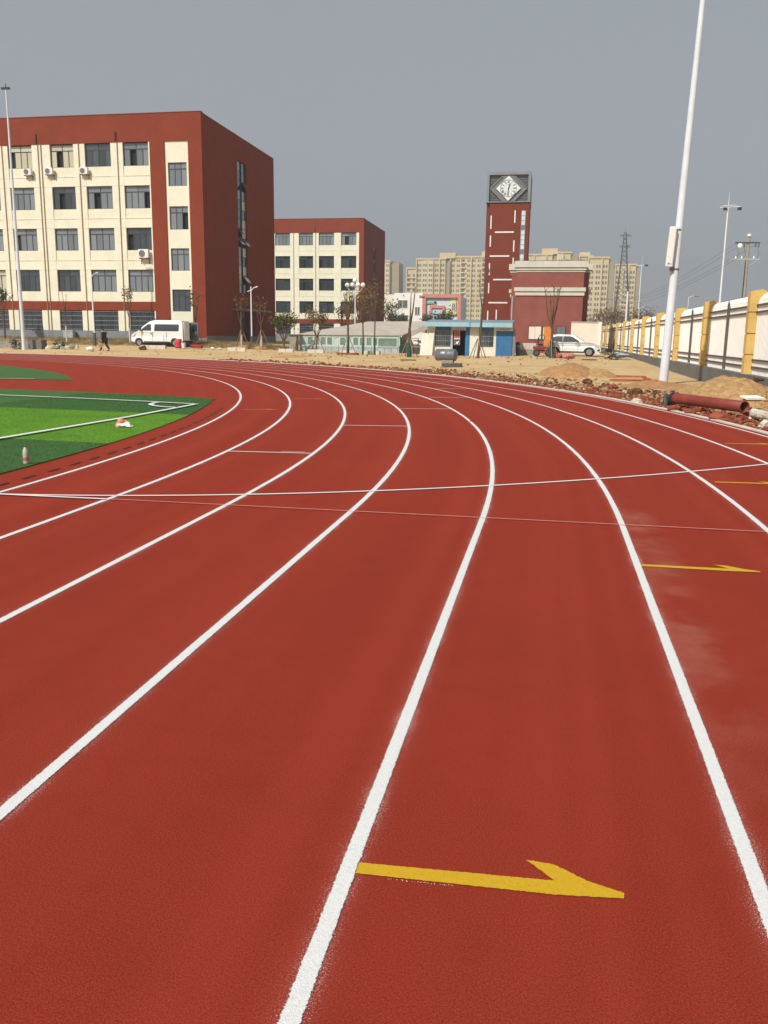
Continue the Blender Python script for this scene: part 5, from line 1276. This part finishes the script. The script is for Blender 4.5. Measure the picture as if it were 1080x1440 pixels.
b = MB(); b.tube([(.7, -.62, 1.665), (1.9, -.62, 1.665)], .02, 5); b.tube([(.7, .62, 1.665), (1.9, .62, 1.665)], .02, 5); b.build('roof_rail', 'steel_grey', suv)
put(suv, (45.55, 63.4, gz(47, 63)-.01), R(-5))
# --- red cargo tricycle with the orange sheet on it
tri = thing('cargo_tricycle', 'dark red motor tricycle with a flat cargo bed beside the SUV', 'tricycle', (45.3, 61.2, .2))
zt0 = gz(45, 61)
MB().box(44.7, 46.2, 60.8, 61.7, zt0+.52, zt0+.62).build('cargo_bed', 'red_paint', tri); b = MB(); b.box(44.7, 46.2, 60.78, 60.82, zt0+.62, zt0+.76); b.box(44.68, 44.72, 60.8, 61.7, zt0+.62, zt0+.76); b.build('side_board', 'red_paint', tri)
for x, y in ((44.95, 60.85), (45.85, 60.85), (45.85, 61.65)): wheel(tri, x, y, zt0+.27, .27, .12, hub='steel_dark')
b = MB(); b.box(44.8, 46.1, 60.95, 61.5, zt0+.38, zt0+.50); b.build('chassis', 'steel_dark', tri)
b = MB(); b.tube([(44.95, 61.1, zt0+.6), (44.85, 61.1, zt0+1.25)], .03, 6); b.tube([(44.85, 60.85, zt0+1.3), (44.85, 61.35, zt0+1.3)], .02, 6); b.build('handlebar_stem', 'trim', tri)
b = MB(); b.lathe([(.22, -.02), (.25, 0), (.22, .02), (.20, 0), (.22, -.02)], (45.3, 61.0, zt0+1.42), 16, 'Y'); b.build('steering_hoop', 'trim', tri)
b = MB(); b.box(45.05, 45.4, 60.95, 61.3, zt0+.85, zt0+.95); b.box(45.0, 45.08, 60.95, 61.3, zt0+.95, zt0+1.4); b.build('seat', 'cloth_k', tri); b = MB(); b.box(45.05, 45.5, 61.0, 61.4, zt0+.62, zt0+.85); b.build('engine_cover', 'steel_grey', tri)
osh = thing('orange_cabinet', 'tall orange wooden cabinet standing on the red tricycle', 'cabinet', (45.8, 61.1, zt0+.62))
MB().box(45.45, 46.0, 61.0, 61.5, zt0+.625, zt0+1.40).build('lower_door', 'orange', osh, bevel=.01); MB().box(45.45, 46.0, 61.0, 61.5, zt0+1.41, zt0+2.25).build('upper_door', 'orange', osh, bevel=.01); MB().box(45.93, 45.97, 60.97, 60.99, zt0+1.15, zt0+1.3).build('handle', 'steel_dark', osh)
# grey block stack left of it
bs = thing('concrete_block_stack', 'long stack of pale concrete blocks on a grey base by the shed', 'block stack', (44, 64, .2))
MB().box(43.4, 45.2, 64.0, 64.6, .05, .68).build('base_slab', 'oldconcrete', bs)
bme = MB().box(0, .28, 0, .18, 0, .16).mesh('block', 'kerb')
for r_ in range(3):
    for i in range(5): piece('block', bme, bs, (43.42+.3*i+.05*(r_ % 2), 63.98+.02*((i+r_) % 2), .69+.17*r_))
bl = thing('black_bollard', 'short black bollard beside the right end of the site shed', 'bollard', (43.45, 62.6, .1)); MB().lathe([(.14, 0), (.14, .9), (.16, .95), (.16, 1.1), (.06, 1.2), (0, 1.2)], (43.45, 62.6, .1), 12).build('body', 'trim', bl); MB().lathe([(.165, .8), (.165, .9)], (43.45, 62.6, .1), 12).build('ring', 'steel_grey', bl)
# red net sacks piled by the tree
for i, (x, y, s_, lb) in enumerate(((46.5, 56.6, .36, 'pink red net sack at the left of the pile by the green-wrapped tree'), (46.95, 56.9, .32, 'small pink red net sack in the middle of the pile before the SUV'), (47.4, 56.7, .40, 'largest pink red net sack at the right of the pile'), (47.1, 56.3, .26, 'flattened pink red sack in front of the pile'))):
    b = MB(); blob(b, (x, y, gz(x, y)+s_*.45), s_, s_*.8, s_*.55, 100+i, .16); b.build('net_sack', 'sack', label=lb, cat='sack', group='red sacks by the tree', smooth=True)

# ------------------------------------------------------------------ tank on block, debris, mounds, rubble
tk = thing('steel_tank', 'grey steel drum lying on a dark concrete block in front of the shed', 'tank', (40.8, 38.5, 0))
b = MB(); b.lathe([(0, -.58), (.26, -.58), (.31, -.53), (.31, -.24), (.325, -.22), (.31, -.20), (.31, .18), (.325, .20), (.31, .22), (.31, .50), (.26, .55), (0, .55)], (0, 0, 0), 20, 'X')
b.v = [tuple(Matrix.Rotation(R(-16), 3, 'Z') @ Vector(p) + Vector((40.62, 38.5, .66))) for p in b.v]; b.build('drum', 'steel_grey', tk, smooth=True)
MB().box(40.42, 41.45, 38.15, 38.85, -.1, .24).build('support_block', 'steel_dark', tk, bevel=.03); MB().box(40.38, 41.0, 38.2, 38.8, .24, .40).build('saddle', 'oldconcrete', tk)
def mound(name, label, x, y, rx, ry, h, seed, m_, n=40, rough=.25):
    q = np.random.default_rng(seed); b = MB(); ph = q.uniform(0, 6.28, 12); u = np.linspace(-1, 1, n)
    for j in range(n):
        for i in range(n):
            d_ = math.hypot(u[i], u[j]); X_, Y_ = x+u[i]*rx, y+u[j]*ry
            k = max(0, 1-d_)**.8*(1.25-.25*max(0, 1-d_))
            w_ = sum(math.sin(u[i]*f*2.3+ph[f])*math.sin(u[j]*f*2.1+ph[f+5])/f for f in range(1, 6))
            z = gz(X_, Y_)-.06+k*h*(1+rough*w_)+(q.uniform(-1, 1)*.04*h*rough*4 if d_ < .95 else 0)
            b.v.append((X_, Y_, z))
    for j in range(n-1):
        for i in range(n-1): b.f.append((j*n+i, j*n+i+1, (j+1)*n+i+1, (j+1)*n+i)); b.mi.append(0)
    return b.build(name, m_, label=label, cat='soil mound', smooth=True)
mound('soil_mound', 'brown sandy soil mound heaped against the fence base behind the red pipe', 51.0, 17.6, 1.75, 3.2, .62, 1, 'mound_sand', 60, .3)
mound('soil_mound', 'low sandy mound spreading right of the pipe end along the fence', 51.5, 12.0, 1.2, 3.5, .34, 2, 'mound_sand', 40, .3)
mound('soil_mound', 'reddish sand mound standing alone left of the tall pole', 46.9, 31.5, 1.5, 2.0, .62, 3, 'mound_red', 40, .15)
mound('soil_mound', 'small yellowish sand mound attached to the right of the reddish one', 47.9, 31.2, 1.1, 1.5, .42, 4, 'mound_sand', 36, .15)
mound('soil_mound', 'low rough soil bank around the foot of the tall pole', 49.9, 23.6, 1.5, 3.0, .25, 5, 'mound_red', 44, .4)
mound('soil_mound', 'flat sandy heap before the kerb blocks by the green shed', 28.4, 50.5, 1.5, 1.6, .18, 6, 'mound_sand', 30, .2)
ico = bmesh.new(); bmesh.ops.create_icosphere(ico, subdivisions=1, radius=1); IV = [v.co.copy() for v in ico.verts]; IF = [tuple(v.index for v in f.verts) for f in ico.faces]; ico.free()
def rocks(name, m_, n, place, smin, smax, seed, kind='stuff'):
    q = random.Random(seed); b = MB()
    for _ in range(n):
        x, y, k = place(q); s_ = q.uniform(smin, smax)*k*(1.8 if q.random() < .08 else 1); rt_ = Matrix.Rotation(q.uniform(0, 6.28), 3, 'Z') @ Matrix.Rotation(q.uniform(-.5, .5), 3, 'X')
        sx, sy, sz = s_*q.uniform(.7, 1.5), s_*q.uniform(.6, 1.1), s_*q.uniform(.35, .8); z = gz(x, y)+sz*.35
        b.add([rt_ @ Vector((p.x*sx*q.uniform(.75, 1.2), p.y*sy*q.uniform(.75, 1.2), p.z*sz*q.uniform(.7, 1.2))) + Vector((x, y, z)) for p in IV], IF)
    return b.build(name, m_, kind=kind)
def near_edge(a0, a1, d0, d1):
    def f(q):
        a = R(q.uniform(a0, a1)); r_ = RO+.38+d0+(d1-d0)*q.random()**1.7; return r_*math.cos(a), r_*math.sin(a), 1
    return f
rocks('red_rubble', 'rub_red', 900, near_edge(7, 40, 0, 2.0), .018, .07, 1)
rocks('red_rubble', 'rub_red', 160, near_edge(9, 24, 0, 1.0), .04, .10, 2)
rocks('dark_clods', 'rub_dark', 650, near_edge(8, 42, .2, 3.4), .02, .085, 3)
rocks('sandy_clods', 'rub_sand', 2400, near_edge(7, 45, .05, 5.0), .014, .05, 4)
rocks('pale_stones', 'rub_pale', 110, near_edge(7, 42, 0, 3.4), .02, .065, 5)
rocks('red_rubble', 'rub_red', 420, near_edge(38, 60, .2, 2.2), .025, .085, 6)
rocks('scattered_clods', 'rub_dark', 90, lambda q: (q.uniform(24, 50), q.uniform(40, 60), 1) if True else None, .03, .09, 7)
rocks('scattered_clods', 'rub_sand', 200, lambda q: (q.uniform(2, 50), q.uniform(51.5, 61), 1), .03, .08, 8)
def mound_spot(q):
    a, d_ = q.uniform(0, 6.28), q.random()**.5; return 51.0+1.4*d_*math.cos(a), 17.6+2.6*d_*math.sin(a), 1
q = random.Random(9); b = MB()
for _ in range(420):
    x, y, k = mound_spot(q); d_ = math.hypot((x-51)/1.75, (y-17.6)/3.2); z = gz(x, y)-.06+max(0, 1-d_)**.8*(1.25-.25*max(0, 1-d_))*.62; s_ = q.uniform(.02, .07)
    b.add([Vector((p.x*s_*q.uniform(.8, 1.4), p.y*s_*q.uniform(.7, 1.2), p.z*s_*.7)) + Vector((x, y, z)) for p in IV], IF)
b.build('mound_clods', 'rub_sand', kind='stuff')
# a few lumps big enough to be picked out
for i, (x, y, s_, m_, lb) in enumerate(((48.55, 19.2, .17, 'rub_dark', 'big dark clod at the track edge left of the pole foot'), (48.1, 21.9, .15, 'rub_red', 'big red lump beside the dark clods near the sand mound'), (47.4, 24.9, .16, 'rub_dark', 'dark clod at the corner of the sand mound'), (48.3, 15.8, .10, 'rub_pale', 'pale broken stone slab at the track edge by the pipe'), (49.5, 11.2, .15, 'rub_red', 'big red lump under the open pipe end'), (49.2, 12.5, .12, 'rub_red', 'rounded red lump under the middle of the pipe'), (48.9, 13.3, .12, 'rub_red', 'red lump under the left part of the pipe'), (50.1, 9.6, .17, 'rub_pale', 'pale stone beyond the pipe end'), (51.6, 17.5, .09, 'rub_dark', 'dark lump on top of the soil mound by the fence'))):
    b = MB(); blob(b, (x, y, gz(x, y)+s_*.35+(.55 if i == 8 else 0)), s_*1.3, s_, s_*.7, 200+i, .28, 2); b.build('clod', m_, label=lb, cat='clod', group='large lumps at the track edge')
pp = thing('drain_pipe', 'long red-brown drain pipe lying at the track edge', 'pipe', (49.55, 12.85, 0))
b = MB(); pa, pb_ = Vector((48.98, 13.95, .25)), Vector((50.10, 11.75, .24)); dv = (pb_-pa).normalized(); av = dv.orthogonal().normalized(); bv_ = dv.cross(av); n = 22
RR = .125
for (c, r_) in ((pa, RR), (pa.lerp(pb_, .33), RR), (pa.lerp(pb_, .66), RR), (pb_, RR), (pb_, RR-.018), (pa, RR-.018)):
    for j in range(n): an = 2*math.pi*j/n; b.v.append(tuple(c+(av*math.cos(an)+bv_*math.sin(an))*r_))
for i in range(5):
    for j in range(n): b.f.append((i*n+j, i*n+(j+1) % n, (i+1)*n+(j+1) % n, (i+1)*n+j)); b.mi.append(0)
b.build('pipe_wall', 'pvc', pp, smooth=True)
b = MB(); b.tube([tuple(pa-dv*.05), tuple(pa+dv*.06)], RR+.02, 20, False); b.build('end_collar', 'trim', pp)
pb2 = thing('pipe_ring', 'black corrugated pipe coil lying behind the red-brown pipe', 'pipe coil', (49.22, 14.75, .1))
b = MB(); P = [(49.22+.34*math.cos(R(a)), 14.75+.5*math.sin(R(a)), .10+.08*a/360) for a in range(0, 620, 12)]
b.tube(P, [.06+.008*(i % 2) for i in range(len(P))], 8); b.build('coil', 'steel_dark', pb2)
MB().tube([(48.85, 14.4, .05), (48.82, 14.3, .34)], .05, 6).build('loose_end', 'steel_grey', pb2)
wbd = thing('white_board_scrap', 'white foam board scrap lying on soil behind the pipe', 'board', (50.9, 12.9, .3))
MB().box(50.3, 50.75, 12.9, 13.2, .34, .38, Matrix.Rotation(R(24), 3, 'Z') @ Matrix.Rotation(R(8), 3, 'X')).build('sheet', 'kwhite', wbd); MB().box(50.35, 50.7, 12.95, 13.15, .29, .335, Matrix.Rotation(R(30), 3, 'Z')).build('backing', 'stake', wbd)
cb2 = thing('clear_tube', 'pale translucent-looking crushed tube beyond the pipe end', 'tube', (50.5, 10.8, .1)); b = MB(); b.tube([(50.22, 11.45, .14), (50.42, 11.0, .12), (50.52, 10.7, .1)], [.10, .09, .08], 10, False); b.build('tube_wall', 'rub_pale', cb2); b = MB(); b.tube([(50.51, 10.72, .1), (50.54, 10.65, .1)], .083, 10); b.build('tube_end', 'rub_sand', cb2)
# low brick platform of red bricks by the path to the fence
bk = thing('brick_rows', 'low rows of red bricks laid on sand left of the tall pole', 'brick stack', (49.0, 31, .05))
bme = MB().box(0, .24, 0, .115, 0, .07).mesh('brick', 'brick'); q = random.Random(4)
for i in range(6): piece('brick', bme, bk, (48.55+.26*i, 31.0+.02*q.random(), gz(49, 31)+.0), (0, 0, q.uniform(-.08, .08)))
for r_ in range(2):
    for i in range(7): piece('brick', bme, bk, (48.35+.26*i+.1*r_, 27.4+.16*r_, gz(49, 27.5)+.0+.072*0), (0, 0, q.uniform(-.15, .15)))
for i in range(6): piece('brick', bme, bk, (49.95+q.uniform(-.05, .05), 27.8+i*.5, gz(50, 29)), (0, 0, 1.5+q.uniform(-.3, .3)))
# ring of bricks round the tree
br = thing('tree_brick_ring', 'ring of red bricks around the foot of the tall bare tree', 'brick ring', (31.15, 56, .1))
for i in range(14):
    a = 2*math.pi*i/14; piece('brick', bme, br, (31.15+.8*math.cos(a), 56+.8*math.sin(a), gz(31, 56)+.01), (0, 0, a+1.57), (1.2, 1.2, 1.6))
# timber and sheet debris by the fence
db = thing('timber_debris', 'pile of dark broken timber and a grey sheet by the fence base', 'debris pile', (50.9, 58, .2))
q = random.Random(5)
for i in range(16):
    x, y = 50.6+q.uniform(-.7, .7), 56+q.uniform(-1.6, 1.6); a = q.uniform(0, 3.14); l_ = q.uniform(.3, .8); z = gz(x, y)+q.uniform(.04, .32)
    b = MB(); b.box(x-l_, x+l_, y-.05, y+.05, z, z+.04, Matrix.Rotation(a, 3, 'Z') @ Matrix.Rotation(q.uniform(-.35, .35), 3, 'Y')); b.build('plank', 'steel_dark' if i % 3 else 'bark', db)
b = MB(); blob(b, (50.9, 56.2, gz(51, 56)+.3), .5, .5, .18, 300, .3); b.build('crumpled_sheet', 'bluegrey', db)
MB().tube([(50.2, 55.8, .1), (50.45, 55.7, .85)], .03, 5).build('upright_stick', 'trim', db)
for i, (x, y, lb) in enumerate(((48.6, 52.5, 'flat dark plank lying left of the timber pile'), (37.2, 47.0, 'dark flat board lying on sand left of the steel drum'))):
    z = gz(x, y); b = MB(); b.box(x-.5, x+.5, y-.14, y+.14, z+.01, z+.07, Matrix.Rotation(R(12), 3, 'Z')); b.build('loose_plank', 'bark', label=lb, cat='plank')
# rags and tools near the van
rw = thing('red_drum', 'pink red plastic drum standing before the rear van wheel', 'drum', (15.55, 60.8, .3)); zz_ = gz(15.5, 60.8)
MB().lathe([(0, 0), (.27, 0), (.30, .1), (.28, .35), (.30, .6), (.26, .72), (.2, .74), (0, .74)], (15.55, 60.8, zz_), 16).build('barrel', 'red_plastic', rw, smooth=True); MB().lathe([(.3, .34), (.315, .36), (.3, .38)], (15.55, 60.8, zz_), 16).build('hoop', 'red_paint', rw)
wbk = thing('white_bucket', 'white plastic bucket between the red drum and the van bumper', 'bucket', (16.05, 60.7, .3)); MB().lathe([(0, 0), (.15, 0), (.19, .4), (.2, .4), (.2, .42), (.17, .42), (.13, .05)], (16.05, 60.7, zz_), 14).build('pail', 'bag_w', wbk); b = MB(); b.tube([(15.86+.02*i, 60.7, zz_+.42+.16*math.sin(math.pi*i/19)) for i in range(20)], .008, 4); b.build('handle', 'steel_grey', wbk)
bxs = thing('red_box', 'flat dark red toolbox on the ground behind the van', 'box', (17.4, 60.4, .3)); MB().box(16.9, 17.8, 60.2, 60.6, zz_, zz_+.22).build('case', 'red_paint', bxs, bevel=.02); MB().box(16.88, 17.82, 60.18, 60.62, zz_+.222, zz_+.28).build('lid', 'red_plastic', bxs)
for i, (x, y, s_, lb) in enumerate(((18.9, 60.0, .16, 'crumpled white bag left of the long kerb block'), (19.4, 60.2, .12, 'smaller crumpled white bag touching the kerb block'), (10.7, 55.2, .30, 'white sack on the ground left of the walking person'))):
    b = MB(); blob(b, (x, y, gz(x, y)+s_*.5), s_*1.1, s_*.8, s_*.65, 310+i, .22); b.build('white_bag', 'bag_w', label=lb, cat='bag', smooth=True)
b = MB(); blob(b, (14.1, 57.2, gz(14, 57)+.14), .3, .25, .18, 320, .3); b.build('dark_heap', 'rub_dark', label='small dark heap of soil on the sand in front of the van', cat='soil heap')
rk = thing('line_marker', 'upright line-marking stick standing in front of the van door', 'tool', (14.2, 60.9, .3)); MB().tube([(14.2, 60.9, zz_), (14.22, 60.9, zz_+1.0)], .02, 5).build('stick', 'steel_dark', rk); MB().box(14.0, 14.4, 60.75, 61.05, zz_, zz_+.2).build('base_tray', 'oldconcrete', rk)

# ------------------------------------------------------------------ walking person
def skin(name, m_, parent, verts, edges, rad, root=0, sub=2):
    me = bpy.data.meshes.new(name); me.from_pydata(verts, edges, []); me.materials.append(M[m_])
    o = bpy.data.objects.new(name, me); col.objects.link(o); o.parent = parent
    sk = o.modifiers.new('skin', 'SKIN'); sk.use_smooth_shade = True
    for i, r_ in enumerate(rad): me.skin_vertices[0].data[i].radius = r_ if isinstance(r_, tuple) else (r_, r_); me.skin_vertices[0].data[i].use_root = (i == root)
    sb_ = o.modifiers.new('sub', 'SUBSURF'); sb_.levels = sb_.render_levels = sub
    return o
ps = thing('person', 'person in black jacket and trousers walking with a white bucket', 'person', (0, 0, 0))
# local frame: walks towards -Y turned later; x = left/right of stride plane is y, forward is +x
V = {'pel': (0, 0, .90), 'waist': (.02, 0, 1.05), 'chest': (.06, 0, 1.27), 'neck': (.09, 0, 1.44), 'head': (.13, 0, 1.55), 'crown': (.13, 0, 1.68),
     'hipL': (0, .09, .88), 'kneeL': (.24, .09, .50), 'ankL': (.30, .09, .09), 'toeL': (.46, .09, .04), 'hipR': (0, -.09, .88), 'kneeR': (-.10, -.09, .47), 'ankR': (-.36, -.09, .16), 'toeR': (-.24, -.10, .03),
     'shL': (.06, .19, 1.38), 'elL': (-.04, .24, 1.10), 'wrL': (.06, .25, .87), 'shR': (.06, -.19, 1.38), 'elR': (.10, -.23, 1.09), 'wrR': (.16, -.24, .84)}
RD = {'pel': .13, 'waist': (.13, .11), 'chest': (.16, .12), 'neck': .055, 'head': .095, 'crown': .075, 'hipL': .09, 'kneeL': .058, 'ankL': .04, 'toeL': .035, 'hipR': .09, 'kneeR': .058, 'ankR': .04, 'toeR': .035, 'shL': .06, 'elL': .045, 'wrL': .03, 'shR': .06, 'elR': .045, 'wrR': .03}
EG = [('pel', 'waist'), ('waist', 'chest'), ('chest', 'neck'), ('neck', 'head'), ('head', 'crown'), ('pel', 'hipL'), ('hipL', 'kneeL'), ('kneeL', 'ankL'), ('ankL', 'toeL'), ('pel', 'hipR'), ('hipR', 'kneeR'), ('kneeR', 'ankR'), ('ankR', 'toeR'), ('chest', 'shL'), ('shL', 'elL'), ('elL', 'wrL'), ('chest', 'shR'), ('shR', 'elR'), ('elR', 'wrR')]
for sd_ in 'LR':          # hand: palm and five short chains
    wv = Vector(V['wr'+sd_]); s_ = 1 if sd_ == 'L' else -1
    V['pm'+sd_] = tuple(wv+Vector((.02, 0, -.07))); RD['pm'+sd_] = (.03, .02); EG.append(('wr'+sd_, 'pm'+sd_))
    for k, (dx, ln) in enumerate(((.035, .05), (.015, .075), (-.005, .08), (-.024, .06))):
        b1, b2 = f'f{k}a{sd_}', f'f{k}b{sd_}'; pm_ = Vector(V['pm'+sd_])
        V[b1] = tuple(pm_+Vector((dx, 0, -ln*.55))); V[b2] = tuple(pm_+Vector((dx*1.05, -s_*.025, -ln))); RD[b1] = .0095; RD[b2] = .008; EG += [('pm'+sd_, b1), (b1, b2)]
    V['t'+sd_] = tuple(Vector(V['pm'+sd_])+Vector((.045, -s_*.03, .0))); RD['t'+sd_] = .01; EG.append(('pm'+sd_, 't'+sd_))
def sub_(names, grow):
    idx = {n_: i for i, n_ in enumerate(names)}
    return [V[n_] for n_ in names], [(idx[a], idx[c]) for a, c in EG if a in idx and c in idx], [(tuple(x+grow for x in RD[n_]) if isinstance(RD[n_], tuple) else RD[n_]+grow) for n_ in names]
skin('body', 'skin', ps, *sub_(list(V), 0))
skin('jacket', 'cloth_k', ps, *sub_(['pel', 'waist', 'chest', 'shL', 'elL', 'wrL', 'shR', 'elR', 'wrR'], .045))
skin('trousers', 'cloth_n', ps, *sub_(['pel', 'hipL', 'kneeL', 'ankL', 'hipR', 'kneeR', 'ankR'], .04))
for sd_ in 'LR': skin('shoe', 'black', ps, *sub_(['ank'+sd_, 'toe'+sd_], .014))
b = MB(); blob(b, (.115, 0, 1.645), .098, .092, .085, 400, .05, 2); b.build('hair', 'hair', ps, smooth=True)
b = MB(); b.add([(.22, -.012, 1.60), (.22, .012, 1.60), (.245, 0, 1.565), (.222, -.016, 1.56), (.222, .016, 1.56)], [(0,1,2), (0,2,3), (1,4,2), (3,2,4)]); b.build('nose', 'skin', ps)
for s_ in (-1, 1): b = MB(); blob(b, (.218, s_*.034, 1.605), .008, .012, .006, 401, 0, 1); b.build('eye', 'black', ps); b = MB(); blob(b, (.12, s_*.097, 1.58), .022, .008, .032, 402, 0, 1); b.build('ear', 'skin', ps)
b = MB(); b.box(.213, .222, -.022, .022, 1.525, 1.533); b.build('mouth', 'red_paint', ps)
put(ps, (12.05, 55.0, gz(12, 55)), R(168))
bu = thing('carried_bucket', 'white bucket hanging from the hand of the walking person', 'bucket', (0, 0, 0))
MB().lathe([(0, 0), (.13, 0), (.16, .34), (.165, .34), (.165, .36), (.14, .36), (.11, .03)], (0, 0, 0), 14).build('pail', 'bag_w', bu, smooth=True)
b = MB(); b.tube([(-.155+.031*i, 0, .35+.14*math.sin(math.pi*i/10)) for i in range(11)], .006, 4); b.build('handle', 'steel_grey', bu)
hand = Matrix.Rotation(R(168), 3, 'Z') @ Vector((.18, .25, 0)); put(bu, (12.05+hand.x, 55.0+hand.y, gz(12, 55)+.27))

# ------------------------------------------------------------------ litter on the turf
bt = thing('drink_bottle', 'clear drink bottle with red label standing on dark turf', 'bottle', (39.82, 1.95, .015))
def bl_(prof): b = MB(); b.lathe([(r_*.85, z_*.85) for r_, z_ in prof], (39.82, 1.95, .015), 14); return b
bl_([(0, 0), (.036, .0), (.04, .01), (.038, .03), (.04, .05), (.038, .12), (.04, .14), (.036, .19), (.022, .225), (.015, .24), (.015, .25), (0, .25)]).build('bottle_body', 'bottle', bt, smooth=True)
bl_([(.0415, .045), (.0415, .095)]).build('label_band', 'bottle_lab', bt); bl_([(.018, .245), (.018, .268), (0, .268)]).build('cap', 'bottle_cap', bt)
pbag = thing('pink_bag', 'crumpled pink and white plastic bag lying on bright green turf', 'bag', (38.92, 6.2, .01))
b = MB(); blob(b, (38.86, 6.2, .055), .10, .09, .075, 500, .32, 3); b.build('red_part', 'bag_pink', pbag)
b = MB(); blob(b, (38.96, 6.17, .045), .12, .09, .05, 501, .35, 3); b.build('white_part', 'bag_w', pbag)
b = MB(); blob(b, (38.87, 6.16, .115), .035, .03, .03, 502, .3, 2); b.build('knot', 'bag_w', pbag)
# small stones and leaf bits on the track
for i, (x, y, s_) in enumerate(((43.6, 3.0, .012), (44.6, 9.2, .03), (45.0, -2.7, .005), (45.2, -4.6, .004), (44.2, -2.2, .008))):
    b = MB(); blob(b, (x, y, s_*.4), s_, s_*.8, s_*.5, 600+i, .2, 1); b.build('pebble', 'rub_dark', label=('dark speck near the second tick line', 'pale leaf bit in the middle lane', 'dark speck right of the fourth lane line', 'tiny dark speck in the near lane', 'dark speck in the third lane')[i], cat='pebble')

# ------------------------------------------------------------------ smoggy air
hz = MB(); e_ = 60; hx0, hx1, hy0, hy1 = min(xs)-e_, max(xs)+e_, min(ys)-e_, max(ys)+e_
hz.box(hx0, hx1, hy0, hy1, -1.2, 60.0)
hm = bpy.data.materials.new('smog'); hm.use_nodes = True; ht = hm.node_tree; ht.nodes.clear()
pv_ = ht.nodes.new('ShaderNodeVolumePrincipled'); pv_.inputs['Density'].default_value = HAZE; pv_.inputs['Color'].default_value = (.86, .88, .90, 1); pv_.inputs['Anisotropy'].default_value = 0.2
ho_ = ht.nodes.new('ShaderNodeOutputMaterial'); ht.links.new(pv_.outputs[0], ho_.inputs['Volume'])
hz.build('haze', hm, kind='stuff')
